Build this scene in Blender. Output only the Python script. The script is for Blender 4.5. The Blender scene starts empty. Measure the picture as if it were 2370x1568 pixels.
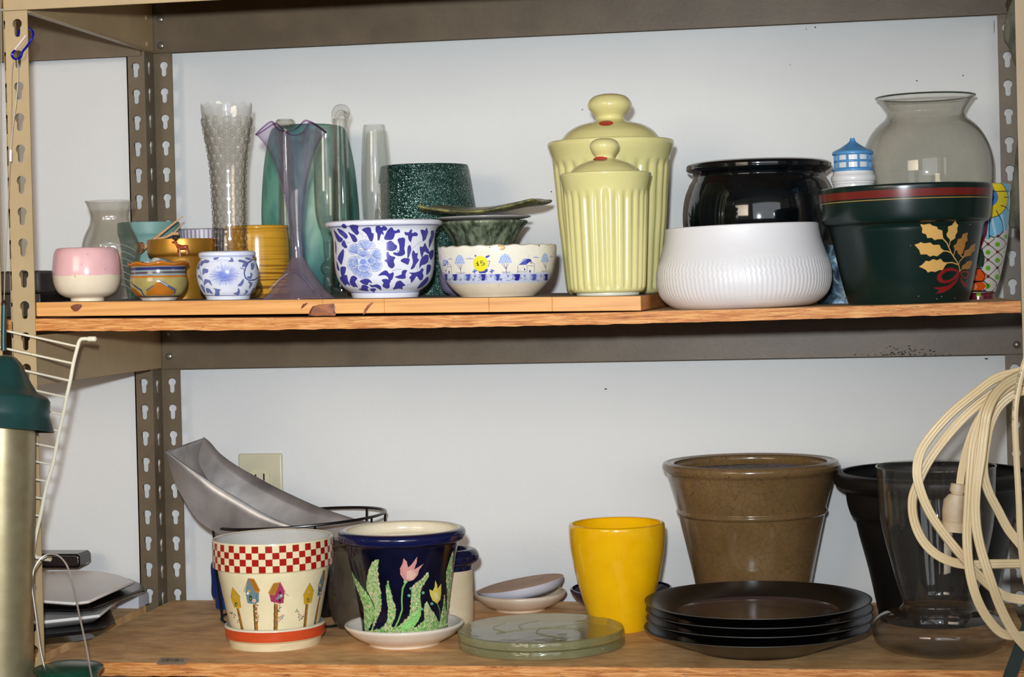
import bpy, bmesh, math, random
import numpy as np
from mathutils import Vector, Matrix
from math import sin, cos, pi, sqrt, asin, atan2, radians

# ---------------------------------------------------------------- camera
SC = bpy.context.scene
COL = SC.collection
CX, CY, CZ, YAW, PIT, ROL, FPX, PCY, PCX = 0.96627, -2.16045, -0.32572, 0.16507, -0.00667, 0.02476, 4367.98, 682.0, 1229.98
FW = np.array([-sin(YAW)*cos(PIT), cos(YAW)*cos(PIT), sin(PIT)])
RT = np.array([cos(YAW), sin(YAW), 0.0])
UP = np.cross(RT, FW)
CAM = np.array([CX, CY, CZ])
_c, _s = cos(ROL), sin(ROL)
cd = bpy.data.cameras.new('camera'); cam = bpy.data.objects.new('camera', cd); COL.objects.link(cam)
ax = _c*RT - _s*UP; ay = _s*RT + _c*UP
cam.matrix_world = Matrix(((ax[0], ay[0], -FW[0], CX), (ax[1], ay[1], -FW[1], CY), (ax[2], ay[2], -FW[2], CZ), (0, 0, 0, 1)))
cd.sensor_fit = 'HORIZONTAL'; cd.sensor_width = 36.0; cd.lens = FPX/2370*36
cd.shift_x = (1185-PCX)/2370; cd.shift_y = (PCY-784)/2370
cd.clip_start = 0.05; cd.clip_end = 60
SC.camera = cam

# ---------------------------------------------------------------- light and exposure
SC.view_settings.view_transform = 'Standard'; SC.view_settings.look = 'None'
SC.view_settings.exposure = 0.15; SC.view_settings.gamma = 1.0; SC.view_settings.use_curve_mapping = False
SC.cycles.max_bounces = 10; SC.cycles.transparent_max_bounces = 32; SC.cycles.glossy_bounces = 5
SC.cycles.transmission_bounces = 8; SC.cycles.caustics_reflective = False; SC.cycles.caustics_refractive = False
w = bpy.data.worlds.new('world'); SC.world = w; w.use_nodes = True
w.node_tree.nodes['Background'].inputs[0].default_value = (1.0, 0.88, 0.74, 1)
w.node_tree.nodes['Background'].inputs[1].default_value = 0.14

def area(name, loc, target, sx, sy, power, color):
    l = bpy.data.lights.new(name, 'AREA'); l.shape = 'RECTANGLE'; l.size = sx; l.size_y = sy
    l.energy = power; l.color = color
    o = bpy.data.objects.new(name, l); COL.objects.link(o); o.location = loc
    o.rotation_euler = (Vector(target)-Vector(loc)).to_track_quat('-Z', 'Y').to_euler()
    return o
# the camera's own flash, a hand above the lens
fl = bpy.data.lights.new('flash', 'SPOT'); fl.energy = 168; fl.color = (0.87, 0.935, 1.0); fl.spot_size = radians(76); fl.spot_blend = 1.0; fl.shadow_soft_size = 0.022
fo = bpy.data.objects.new('flash', fl); COL.objects.link(fo); fo.location = (CX-0.04, CY+0.02, CZ+0.10)
fo.rotation_euler = (Vector((0.02, 0.4, -0.12))-fo.location).to_track_quat('-Z', 'Y').to_euler()
# daylight through the open garage door behind the photographer
area('daylight_door', (1.9, -4.2, 0.35), (0.9, 0.3, -0.3), 3.4, 1.7, 30, (0.86, 0.93, 1.0))
# warm lamp of the garage, off to the left of the photographer
wl = area('garage_lamp', (-0.7, -3.2, 0.35), (0.20, 0.4, 0.05), 1.3, 0.9, 4.5, (1.0, 0.85, 0.66)); wl.data.spread = radians(64)

# ---------------------------------------------------------------- helpers
def C(r, g, b, a=1.0):
    f = lambda v: (v/255/12.92) if v/255 <= 0.04045 else ((v/255+0.055)/1.055)**2.4
    return (f(r), f(g), f(b), a)

def pray(px, py):
    u = px-PCX; v = py-PCY
    x = _c*u - _s*v; y = _s*u + _c*v
    return FW + RT*x/FPX - UP*y/FPX
def at(px, py, Y):
    d = pray(px, py); return CAM + d*(Y-CY)/d[1]
def atz(px, py, Z):
    d = pray(px, py); return CAM + d*(Z-CZ)/d[2]
def proj(P):
    X = np.array(P)-CAM; d = X@FW; x = X@RT/d*FPX; y = -(X@UP)/d*FPX
    return PCX+_c*x+_s*y, PCY-_s*x+_c*y, d

ZLOW = -0.7731
def z_osb(X):
    t = (X-0.0)/1.17; return -0.3557*(1-t) - 0.3603*t - 0.0055*4*t*(1-t)*0.9
def z_pine(X): return -0.3358 - 0.0124*(X-0.006)

def newmat(name):
    m = bpy.data.materials.new(name); m.use_nodes = True
    nt = m.node_tree; return m, nt, nt.nodes['Principled BSDF']
def N(nt, typ, **kw):
    n = nt.nodes.new(typ)
    for k, v in kw.items():
        if k in n.inputs.keys() if isinstance(k, str) else False: n.inputs[k].default_value = v
        else: setattr(n, k, v)
    return n
def ramp(nt, stops, fac):
    r = nt.nodes.new('ShaderNodeValToRGB'); e = r.color_ramp.elements
    e[0].position = stops[0][0]; e[0].color = stops[0][1]
    e[1].position = stops[-1][0]; e[1].color = stops[-1][1]
    for p, c in stops[1:-1]:
        n = e.new(p); n.color = c
    nt.links.new(fac, r.inputs[0]); return r.outputs[0]
def noise(nt, scale, detail=4, rough=0.55, stretch=(1, 1, 1), dist=0.0):
    tc = nt.nodes.new('ShaderNodeTexCoord'); mp = nt.nodes.new('ShaderNodeMapping'); mp.inputs['Scale'].default_value = stretch
    n = nt.nodes.new('ShaderNodeTexNoise'); n.inputs['Scale'].default_value = scale; n.inputs['Detail'].default_value = detail
    n.inputs['Roughness'].default_value = rough; n.inputs['Distortion'].default_value = dist
    nt.links.new(tc.outputs['Object'], mp.inputs[0]); nt.links.new(mp.outputs[0], n.inputs[0]); return n.outputs[0]
def bump(nt, b, fac, dist, strength=1.0):
    n = nt.nodes.new('ShaderNodeBump'); n.inputs['Distance'].default_value = dist; n.inputs['Strength'].default_value = strength
    nt.links.new(fac, n.inputs['Height']); nt.links.new(n.outputs[0], b.inputs['Normal'])

_mats = {}
def ceramic(name, col, rough=0.22, col2=None, scale=25, bumpd=0.0, bscale=60, spec=0.5, metal=0.0, coat=0.0, lo=0.35, hi=0.7, stretch=(1, 1, 1), paint=False):
    if name in _mats: return _mats[name]
    m, nt, b = newmat(name)
    b.inputs['Roughness'].default_value = rough; b.inputs['Specular IOR Level'].default_value = spec
    b.inputs['Metallic'].default_value = metal; b.inputs['Coat Weight'].default_value = coat; b.inputs['Coat Roughness'].default_value = 0.06
    if paint:
        a = nt.nodes.new('ShaderNodeVertexColor'); a.layer_name = 'paint'
        n = noise(nt, scale, 3, 0.6)
        r = ramp(nt, [(0.3, (0.90, 0.90, 0.90, 1)), (0.7, (1, 1, 1, 1))], n)
        mx = nt.nodes.new('ShaderNodeMixRGB'); mx.blend_type = 'MULTIPLY'; mx.inputs[0].default_value = 1.0
        nt.links.new(a.outputs[0], mx.inputs[1]); nt.links.new(r, mx.inputs[2]); nt.links.new(mx.outputs[0], b.inputs['Base Color'])
    else:
        c2 = col2 or tuple(min(1, v*0.86) for v in col[:3])+(1,)
        n = noise(nt, scale, 5, 0.6, stretch)
        nt.links.new(ramp(nt, [(lo, c2), (hi, col)], n), b.inputs['Base Color'])
    if bumpd: bump(nt, b, noise(nt, bscale, 3, 0.6), bumpd)
    _mats[name] = m; return m

def glass(name, tint=(0.93, 0.94, 0.92), edge=(0.45, 0.47, 0.45), rough=0.02, p=3.0, ior=1.5, haze=0.0, hazecol=(0.7, 0.7, 0.66, 1)):
    if name in _mats: return _mats[name]
    m, nt, b = newmat(name); nt.nodes.remove(b); out = nt.nodes['Material Output']
    lw = nt.nodes.new('ShaderNodeLayerWeight'); lw.inputs[0].default_value = 0.5
    pw = nt.nodes.new('ShaderNodeMath'); pw.operation = 'POWER'; pw.inputs[1].default_value = p
    nt.links.new(lw.outputs['Facing'], pw.inputs[0])
    mc = nt.nodes.new('ShaderNodeMixRGB'); mc.inputs[1].default_value = tuple(tint)+(1,); mc.inputs[2].default_value = tuple(edge)+(1,)
    nt.links.new(pw.outputs[0], mc.inputs[0])
    tr = nt.nodes.new('ShaderNodeBsdfTransparent'); nt.links.new(mc.outputs[0], tr.inputs[0])
    gl = nt.nodes.new('ShaderNodeBsdfGlossy'); gl.inputs['Roughness'].default_value = rough
    f0 = ((ior-1)/(ior+1))**2
    p5 = nt.nodes.new('ShaderNodeMath'); p5.operation = 'POWER'; p5.inputs[1].default_value = 5.0; nt.links.new(lw.outputs['Facing'], p5.inputs[0])
    fr = nt.nodes.new('ShaderNodeMath'); fr.operation = 'MULTIPLY_ADD'; fr.inputs[1].default_value = 1-f0; fr.inputs[2].default_value = f0; nt.links.new(p5.outputs[0], fr.inputs[0])
    mx = nt.nodes.new('ShaderNodeMixShader'); nt.links.new(fr.outputs[0], mx.inputs[0])
    last = tr
    if haze:
        df = nt.nodes.new('ShaderNodeBsdfDiffuse'); df.inputs[0].default_value = hazecol
        hz = nt.nodes.new('ShaderNodeMixShader')
        nn = noise(nt, 18, 4, 0.6)
        r = nt.nodes.new('ShaderNodeMapRange'); r.inputs[1].default_value = 0.3; r.inputs[2].default_value = 0.75; r.inputs[3].default_value = haze*0.6; r.inputs[4].default_value = haze*1.4
        nt.links.new(nn, r.inputs[0]); nt.links.new(r.outputs[0], hz.inputs[0])
        nt.links.new(tr.outputs[0], hz.inputs[1]); nt.links.new(df.outputs[0], hz.inputs[2]); last = hz
    nt.links.new(last.outputs[0], mx.inputs[1]); nt.links.new(gl.outputs[0], mx.inputs[2])
    nt.links.new(mx.outputs[0], out.inputs[0])
    _mats[name] = m; return m

def tag(o, label=None, cat=None, group=None, kind=None):
    if label: o['label'] = label
    if cat: o['category'] = cat
    if group: o['group'] = group
    if kind: o['kind'] = kind
    return o
def empty(name, loc, rot=(0, 0, 0)):
    o = bpy.data.objects.new(name, None); COL.objects.link(o); o.location = loc; o.rotation_euler = rot; o.empty_display_size = 0.02
    return o
def mesh_obj(name, verts, faces, mat, parent=None, loc=(0, 0, 0), smooth=35, colors=None, recalc=False):
    me = bpy.data.meshes.new(name); me.from_pydata([tuple(map(float, v)) for v in verts], [], faces)
    if recalc:
        bm = bmesh.new(); bm.from_mesh(me); bmesh.ops.recalc_face_normals(bm, faces=bm.faces); bm.to_mesh(me); bm.free()
    me.update()
    if colors is not None:
        ca = me.color_attributes.new('paint', 'FLOAT_COLOR', 'POINT')
        ca.data.foreach_set('color', np.asarray(colors, dtype=np.float32).ravel())
    if smooth:
        me.shade_smooth(); me.set_sharp_from_angle(angle=radians(smooth))
    me.materials.append(mat)
    o = bpy.data.objects.new(name, me); COL.objects.link(o); o.location = loc
    if parent: o.parent = parent
    return o
class MB:
    """collects boxes, tubes and free faces for one mesh"""
    def __init__(s): s.v = []; s.f = []
    def add(s, v, f):
        n = len(s.v); s.v += [tuple(a) for a in v]; s.f += [tuple(i+n for i in q) for q in f]; return s
    def box(s, a, b):
        x0, y0, z0 = a; x1, y1, z1 = b
        return s.add([(x0, y0, z0), (x1, y0, z0), (x1, y1, z0), (x0, y1, z0), (x0, y0, z1), (x1, y0, z1), (x1, y1, z1), (x0, y1, z1)],
                     [(0, 3, 2, 1), (4, 5, 6, 7), (0, 1, 5, 4), (1, 2, 6, 5), (2, 3, 7, 6), (3, 0, 4, 7)])
    def tube(s, pts, r, n=8, cap=True, close=False):
        pts = [Vector(p) for p in pts]; m = len(pts); rs = r if isinstance(r, (list, tuple)) else [r]*m
        up = Vector((0.13, 0.31, 0.94)).normalized(); vs = []; prev = None
        for i, p in enumerate(pts):
            if close: t = pts[(i+1) % m]-pts[i-1]
            else: t = (pts[min(i+1, m-1)]-pts[max(i-1, 0)])
            t.normalize()
            if prev is None:
                a = t.cross(up)
                if a.length < 1e-3: a = t.cross(Vector((1, 0, 0)))
            else: a = prev - t*prev.dot(t)
            a.normalize(); prev = a; b = t.cross(a)
            vs += [p + (a*cos(2*pi*k/n)+b*sin(2*pi*k/n))*rs[i] for k in range(n)]
        fs = []
        for i in range(m if close else m-1):
            j = (i+1) % m
            fs += [(i*n+k, i*n+(k+1) % n, j*n+(k+1) % n, j*n+k) for k in range(n)]
        if cap and not close: fs += [tuple(range(n-1, -1, -1)), tuple((m-1)*n+k for k in range(n))]
        return s.add(vs, fs)
    def prism(s, poly, axis, d0, d1):
        """poly: (a,b) outline, extruded along axis ('x','y','z') from d0 to d1"""
        def mk(a, b, d): return {'x': (d, a, b), 'y': (a, d, b), 'z': (a, b, d)}[axis]
        n = len(poly)
        return s.add([mk(a, b, d0) for a, b in poly]+[mk(a, b, d1) for a, b in poly],
                     [tuple(range(n-1, -1, -1)), tuple(range(n, 2*n))]+[(i, (i+1) % n, n+(i+1) % n, n+i) for i in range(n)])
    def obj(s, name, mat, parent=None, loc=(0, 0, 0), smooth=35, off=None):
        v = s.v if off is None else [(a-off[0], b-off[1], c-off[2]) for a, b, c in s.v]
        return mesh_obj(name, v, s.f, mat, parent, loc, smooth, recalc=True)
def bevel(o, wdt, seg=2):
    m = o.modifiers.new('bevel', 'BEVEL'); m.width = wdt; m.segments = seg; m.limit_method = 'ANGLE'; m.angle_limit = radians(50); return o
def crom(pts, n, close=False):
    """smooth curve through the points"""
    P = [np.array(p, float) for p in pts]; m = len(P); out = []
    for i in range(m if close else m-1):
        p0 = P[(i-1) % m] if close or i > 0 else P[i]; p1 = P[i]; p2 = P[(i+1) % m]; p3 = P[(i+2) % m] if close or i+2 < m else P[(i+1) % m]
        for k in range(n):
            t = k/n; out.append(0.5*((2*p1)+(-p0+p2)*t+(2*p0-5*p1+4*p2-p3)*t*t+(-p0+3*p1-3*p2+p3)*t**3))
    if not close: out.append(P[-1])
    return out

# ---- turned objects
LEAN = 0.0247
class Lathe:
    """outline given as (radius, height) pairs read top to bottom in photo pixels at the object's own distance; turned into metres"""
    def __init__(s, x0, yref, Y, zbase=None, ybase=None):
        s.x0, s.yref, s.Y = x0, yref, Y
        P = at(x0, yref, Y); s.d = proj(P)[2]; s.k = s.d/FPX
        s.X = P[0]; s.zr = P[2]
        s.zb = zbase(P[0]) if callable(zbase) else zbase
        s.ybase = ybase
        s.ang = atan2(CX-s.X, s.Y-CY)   # camera-facing direction
    def z(s, py):
        z = s.zr + (s.yref-py)*s.k/ _c
        if s.zb is not None:
            if s.ybase is None: z = max(z, s.zb)
            else:   # stretch the lowest part down to the surface
                zt = s.zr + (s.yref-s.ybase)*s.k/_c; h = (s.ybase-py)*s.k
                wgt = max(0.0, 1-h/(60*s.k)); z = z + (s.zb-zt)*wgt
        return z
    @property
    def loc(s): return (s.X, s.Y, s.zb)
    def prof(s, pr, n=0):
        P = [(r*s.k, s.z(y)-s.zb) for r, y in pr]
        return [tuple(p) for p in crom(P, n)] if n else P
    def build(s, name, mat, pr, parent=None, n=4, nt=72, wall=None, ibot=None, cap=True, rmod=None, dz=None, loc=None, ritop=None):
        """pr: top to bottom; wall: thickness in px -> hollow with inner floor at ibot px"""
        outer = s.prof(pr, n)
        P = list(outer)
        if wall:
            wv = wall*s.k; zi = (s.z(ibot)-s.zb) if ibot else outer[-1][1]+wv*1.5
            inner = [(max(r-wv, 0.0005), z) for r, z in outer if z > zi+0.001]
            inner = inner[0:1]+inner
            rr = inner[-1][0]
            top = outer[0]
            inner[0] = (top[0]-wv*0.5, top[1]+wv*0.18)
            P = [(0.0, zi)]+[(rr*0.9, zi)]+inner[::-1]+outer
        if cap: P = P+[(0.0, P[-1][1])]
        return s.turn(name, mat, P, parent, nt, rmod, dz, loc)
    def turn(s, name, mat, P, parent, nt=72, rmod=None, dz=None, loc=None):
        vs = []; fs = []; m = len(P)
        for j, (r, z) in enumerate(P):
            for i in range(nt):
                a = 2*pi*i/nt; q = r*(rmod(a, z) if rmod else 1.0)
                vs.append((q*sin(a), -q*cos(a), z+(dz(a, z, r) if dz else 0)))
        for j in range(m-1):
            for i in range(nt):
                k = (i+1) % nt; fs.append((j*nt+i, j*nt+k, (j+1)*nt+k, (j+1)*nt+i))
        me_loc = loc if loc is not None else ((0, 0, 0) if parent else s.loc)
        o = mesh_obj(name, vs, fs, mat, parent, me_loc)
        bm = bmesh.new(); bm.from_mesh(o.data); bmesh.ops.remove_doubles(bm, verts=bm.verts, dist=1e-6)
        bmesh.ops.recalc_face_normals(bm, faces=bm.faces); bm.to_mesh(o.data); bm.free()
        o.data.set_sharp_from_angle(angle=radians(38))
        return o
    def root(s, name, tilt=0.0): return empty(name, s.loc, (0, tilt, 0))

class Painted:
    """a turned surface whose print is stored as colour at dense points"""
    def __init__(s, L, pr, n=6, base=(1, 1, 1, 1), step=1.0, repeat=1, srow=1.0):
        s.L = L; s.pr = pr
        pts = crom([(r, y) for r, y in pr], 12)
        # even rows along the outline
        seg = [0.0]
        for a, b in zip(pts[:-1], pts[1:]): seg.append(seg[-1]+float(np.hypot(*(b-a))))
        tot = seg[-1]; m = int(tot/srow)+2
        q = np.linspace(0, tot, m); A = np.array(pts)
        s.r = np.interp(q, seg, A[:, 0]); s.y = np.interp(q, seg, A[:, 1])
        s.R = float(max(s.r)); hf = int(pi*s.R/step/2)
        s.tf = np.linspace(-pi/2*1.02, pi/2*1.02, 2*hf+1)
        tb = np.linspace(pi/2*1.02, 2*pi-pi/2*1.02, 42)[1:-1]
        s.t = np.concatenate([s.tf, tb]); s.nf = len(s.tf)
        s.P = np.tile(np.array(base[:3], float), (m, s.nf, 1))
        s.S, s.T = np.meshgrid(s.tf*s.R, s.y)
        s.relief = np.zeros((m, s.nf))
        ys = np.sort(s.y); s._o = np.argsort(s.y)
    def rad(s, y): return float(np.interp(y, s.y[s._o], s.r[s._o]))
    def c(s, x, y, flip=None):
        """photo point -> position on the unrolled surface"""
        L = s.L; dx = x-(L.x0+LEAN*(y-L.yref)); yy = y+LEAN*dx
        r = s.rad(min(max(yy, s.y.min()), s.y.max()))
        for _ in range(2):
            th = asin(max(-0.98, min(0.98, dx/r))); e = (yy-(655-LEAN*(x-1185)))/FPX
            yc = yy-e*r*cos(th); r = s.rad(min(max(yc, s.y.min()), s.y.max()))
        return th*s.R, yc
    def conv(s, pts): return np.array([s.c(x, y) for x, y in pts])
    def _box(s, A, pad):
        c0 = np.searchsorted(s.tf*s.R, A[:, 0].min()-pad); c1 = np.searchsorted(s.tf*s.R, A[:, 0].max()+pad)
        rows = np.where((s.y >= A[:, 1].min()-pad) & (s.y <= A[:, 1].max()+pad))[0]
        if len(rows) == 0 or c1 <= c0: return None
        return slice(rows.min(), rows.max()+1), slice(c0, c1)
    def _apply(s, b, al, col):
        P = s.P[b]; s.P[b] = P*(1-al[..., None])+np.array(col[:3])*al[..., None]
    def fill(s, pts, col, alpha=1.0, raw=False, relief=0.0, shade=None):
        A = np.array(pts, float) if raw else s.conv(pts)
        b = s._box(A, 1)
        if b is None: return
        X, Y = s.S[b], s.T[b]; ins = np.zeros(X.shape, bool); n = len(A)
        for i in range(n):
            x1, y1 = A[i]; x2, y2 = A[(i+1) % n]
            if y1 == y2: continue
            cr = ((y1 > Y) != (y2 > Y)) & (X < (x2-x1)*(Y-y1)/(y2-y1)+x1); ins ^= cr
        al = ins*alpha
        if shade is not None:
            al = al*np.clip(shade(X, Y), 0, 1)
        s._apply(b, al, col)
        if relief: s.relief[b] += ins*relief
    def stroke(s, pts, wd, col, alpha=1.0, raw=False, relief=0.0):
        A = np.array(pts, float) if raw else s.conv(pts)
        b = s._box(A, wd+1)
        if b is None: return
        X, Y = s.S[b], s.T[b]; D = np.full(X.shape, 1e9)
        for (x1, y1), (x2, y2) in zip(A[:-1], A[1:]):
            vx, vy = x2-x1, y2-y1; L2 = vx*vx+vy*vy+1e-9
            t = np.clip(((X-x1)*vx+(Y-y1)*vy)/L2, 0, 1); D = np.minimum(D, np.hypot(X-x1-t*vx, Y-y1-t*vy))
        al = np.clip(wd/2-D+0.5, 0, 1); s._apply(b, al*alpha, col)
        if relief: s.relief[b] += al*relief
    def disc(s, x, y, r, col, ry=None, alpha=1.0, relief=0.0, rot=0.0):
        ry = ry or r; a = [k*2*pi/14 for k in range(14)]
        s.fill([(x+cos(q)*r*cos(rot)-sin(q)*ry*sin(rot), y+cos(q)*r*sin(rot)+sin(q)*ry*cos(rot)) for q in a], col, alpha, relief=relief)
    def band(s, y0, y1, col, alpha=1.0):
        rows = (s.y >= y0) & (s.y <= y1); s.P[rows] = s.P[rows]*(1-alpha)+np.array(col[:3])*alpha
    def tint(s, fn): s.P = fn(s.S, s.T, s.P)
    def build(s, name, mat, parent=None, wall=None, ibot=None, icol=None, dz=None, bottom=True, relief_m=0.0):
        L = s.L; k = L.k; m = len(s.y); nt = len(s.t); rows = []; cols = []
        th = s.t+L.ang
        idx = np.argmin(np.abs(((s.t[s.nf:]-pi)[:, None])-s.tf[None, :]), axis=1)
        F = np.concatenate([s.P, s.P[:, idx]], axis=1)
        RL = np.concatenate([s.relief, s.relief[:, idx]], axis=1)*relief_m
        def ring(r, z, rel=0):
            rr = r+rel; q = np.zeros((nt, 3)); q[:, 0] = rr*np.sin(th); q[:, 1] = -rr*np.cos(th); q[:, 2] = z
            if dz is not None: q[:, 2] += dz(th-L.ang, z+L.zb)
            return q
        zz = [L.z(y)-L.zb for y in s.y]
        if wall:
            ic = np.array((icol or (0.7, 0.7, 0.7, 1))[:3]); zi = L.z(ibot)-L.zb; w_ = wall*k
            inner = [(max(s.r[j]*k-w_, 0.001), zz[j]) for j in range(0, m, 4) if zz[j] > zi+0.002]
            for r, z in [(0.0, zi), (inner[-1][0]*0.9, zi)]+inner[::-1]+[(s.r[0]*k-w_*0.5, zz[0]+w_*0.18)]:
                rows.append(ring(r, z)); cols.append(np.tile(ic, (nt, 1)))
        for j in range(m): rows.append(ring(s.r[j]*k, zz[j], RL[j])); cols.append(F[j])
        if bottom: rows.append(ring(0.0, zz[-1])); cols.append(F[-1])
        V = np.concatenate(rows); Cc = np.concatenate(cols); Cc = np.concatenate([Cc, np.ones((len(Cc), 1))], axis=1)
        M = len(rows); I = np.arange(M*nt).reshape(M, nt); J = np.roll(I, -1, axis=1)
        Fc = np.stack([I[:-1], J[:-1], J[1:], I[1:]], axis=-1).reshape(-1, 4)
        me = bpy.data.meshes.new(name); me.vertices.add(len(V)); me.vertices.foreach_set('co', V.astype(np.float32).ravel())
        me.loops.add(Fc.size); me.polygons.add(len(Fc)); me.loops.foreach_set('vertex_index', Fc.astype(np.int32).ravel())
        me.polygons.foreach_set('loop_start', np.arange(0, Fc.size, 4, dtype=np.int32)); me.update(calc_edges=True); me.validate()
        ca = me.color_attributes.new('paint', 'FLOAT_COLOR', 'POINT'); ca.data.foreach_set('color', Cc.astype(np.float32).ravel())
        me.shade_smooth(); me.set_sharp_from_angle(angle=radians(40)); me.materials.append(mat)
        o = bpy.data.objects.new(name, me); COL.objects.link(o)
        if parent: o.parent = parent
        else: o.location = L.loc
        return o
    def patch(s, name, mat, cx, cy, rx, ry, parent, lift=0.0004, colors=None, nr=10, na=28):
        """thin round label following the surface; colors(u,v) gives its print"""
        L = s.L; S0, T0 = s.c(cx, cy); vs = []; cl = []; fs = []
        for i in range(nr+1):
            for j in range(na):
                a = 2*pi*j/na; q = i/nr; u, v = q*cos(a), q*sin(a)
                th = (S0+u*rx)/s.R; y = T0+v*ry; r = s.rad(y)*L.k+lift*(1 if q < 0.999 else 0.1)
                vs.append((r*sin(th+L.ang), -r*cos(th+L.ang), L.z(y)-L.zb)); cl.append(colors(u, v) if colors else (1, 1, 1, 1))
        for i in range(nr):
            for j in range(na):
                k = (j+1) % na; fs.append((i*na+j, i*na+k, (i+1)*na+k, (i+1)*na+j))
        return mesh_obj(name, vs, fs, mat, parent, colors=cl)
def crop(ox, oy, sc):
    def f(*pts): return [(ox+a/sc, oy+b/sc) for a, b in pts]
    return f
# ================================================================ the setting and the rack
YB = 0.4418; YW = 0.468
m_wall, nt, b = newmat('wall_paint'); b.inputs['Roughness'].default_value = 0.75
nt.links.new(ramp(nt, [(0.3, C(215, 215, 213)), (0.7, C(222, 222, 219))], noise(nt, 3, 5, 0.6)), b.inputs['Base Color'])
bump(nt, b, noise(nt, 90, 3, 0.6), 0.0004)
m_conc = ceramic('concrete', C(120, 115, 108), 0.8, C(90, 86, 80), 6)
m_ceil = ceramic('ceiling_paint', C(150, 146, 138), 0.9)
o = MB().box((-2.5, YW, -1.45), (3.8, YW+0.1, 1.3)).obj('wall_back', m_wall, smooth=0); tag(o, kind='structure')
m_speck = ceramic('dark_speck', C(44, 34, 28), 0.8)
for sx_, sy_, w_, h_ in ((1887, 63, 2.2, 1.4), (1866, 67, 0.6, 3), (1402, 901, 3, 1.6), (2122, 187, 2, 1.4), (2229, 175, 1.3, 2), (2283, 831, 4, 1.6), (1348, 254, 2, 1), (1276, 444, 1.6, 1.6), (1829, 150, 0.6, 2.4), (2301, 62, 0.7, 16)):
    p = at(sx_, sy_, YW); k = 0.00061; n = 8
    mesh_obj('speck', [(p[0]+w_*k*cos(2*pi*j/n), YW-0.0001, p[2]+h_*k*sin(2*pi*j/n)) for j in range(n)]+[(p[0], YW-0.0008, p[2])], [(j, (j+1) % n, n) for j in range(n)], m_speck, o, smooth=0)
o = MB().box((-2.5, -6, -1.5), (3.8, YW+0.1, -1.45)).obj('floor', m_conc, smooth=0); tag(o, kind='structure')
o = MB().box((-2.5, -3.2, 1.25), (3.8, YW, 1.3)).obj('ceiling', m_ceil, smooth=0); tag(o, kind='structure')

# painted steel, worn sheen
def steel(name, c1, c2, rough, spec=0.5, metal=0.0, coat=0.0):
    m, nt, b = newmat(name); b.inputs['Roughness'].default_value = rough; b.inputs['Metallic'].default_value = metal
    b.inputs['Specular IOR Level'].default_value = spec; b.inputs['Coat Weight'].default_value = coat; b.inputs['Coat Roughness'].default_value = 0.25
    nt.links.new(ramp(nt, [(0.35, c2), (0.65, c1)], noise(nt, 14, 6, 0.65)), b.inputs['Base Color'])
    bump(nt, b, noise(nt, 160, 3, 0.7), 0.00015)
    return m
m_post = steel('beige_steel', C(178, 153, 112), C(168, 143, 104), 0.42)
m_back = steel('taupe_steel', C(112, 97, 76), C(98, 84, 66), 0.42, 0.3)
m_bolt = steel('bolt_steel', C(120, 112, 98), C(96, 88, 76), 0.3, 0.8, 0.4)

PIT_ = 0.0381
def keyhole():
    out = []
    R, w2, zb = 0.0060, 0.0036, -0.0125
    a0 = -pi/2+0.66
    for k in range(15):
        a = a0+(2*pi-1.32)*k/14; out.append((R*cos(a), R*sin(a)))
    for k in range(7):
        a = pi+pi*k/6; out.append((w2*cos(a), zb+w2*sin(a)))
    return out
KH = keyhole()
def flange(mb, u0, u1, zc, z0, z1, place, uh):
    """plate with keyholes at pitch; place(u, t, z) -> point, t = 0 front, 1 rear"""
    cu, cz_ = 0.0, -0.0045
    k0 = math.ceil((z0-zc)/PIT_+0.5); k1 = math.floor((z1-zc)/PIT_-0.5)
    lo = zc+(k0-0.5)*PIT_; hi = zc+(k1+0.5)*PIT_
    for a, b_ in ((z0, lo), (hi, z1)):
        if b_-a > 1e-4:
            P = [place(u, t, z) for t in (0, 1) for u, z in ((u0, a), (u1, a), (u1, b_), (u0, b_))]
            mb.add(P, [(0, 1, 2, 3), (7, 6, 5, 4), (0, 4, 5, 1), (1, 5, 6, 2), (2, 6, 7, 3), (3, 7, 4, 0)])
    n = len(KH)
    for k in range(k0, k1+1):
        z = zc+k*PIT_; inn = [(uh+a, z+b_) for a, b_ in KH]; outr = []
        for a, b_ in KH:
            dx, dz = a-cu, b_-cz_; q = 1e9
            if dx > 1e-9: q = min(q, (u1-uh-cu)/dx)
            if dx < -1e-9: q = min(q, (u0-uh-cu)/dx)
            if dz > 1e-9: q = min(q, (PIT_/2-cz_)/dz)
            if dz < -1e-9: q = min(q, (-PIT_/2-cz_)/dz)
            outr.append([uh+cu+dx*q, z+cz_+dz*q])
        for tgt in ((u0, z-PIT_/2), (u1, z-PIT_/2), (u0, z+PIT_/2), (u1, z+PIT_/2)):   # square the corners
            j = min(range(n), key=lambda i: (outr[i][0]-tgt[0])**2+(outr[i][1]-tgt[1])**2); outr[j] = list(tgt)
        V = [place(u, t, zz) for t in (0, 1) for ring in (outr, inn) for u, zz in ring]; F = []
        for i in range(n):
            j = (i+1) % n
            F += [(i, j, n+j, n+i), (2*n+j, 2*n+i, 3*n+i, 3*n+j), (n+i, n+j, 3*n+j, 3*n+i), (j, i, 2*n+i, 2*n+j)]
        mb.add(V, F)
TH = 0.0018
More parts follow.
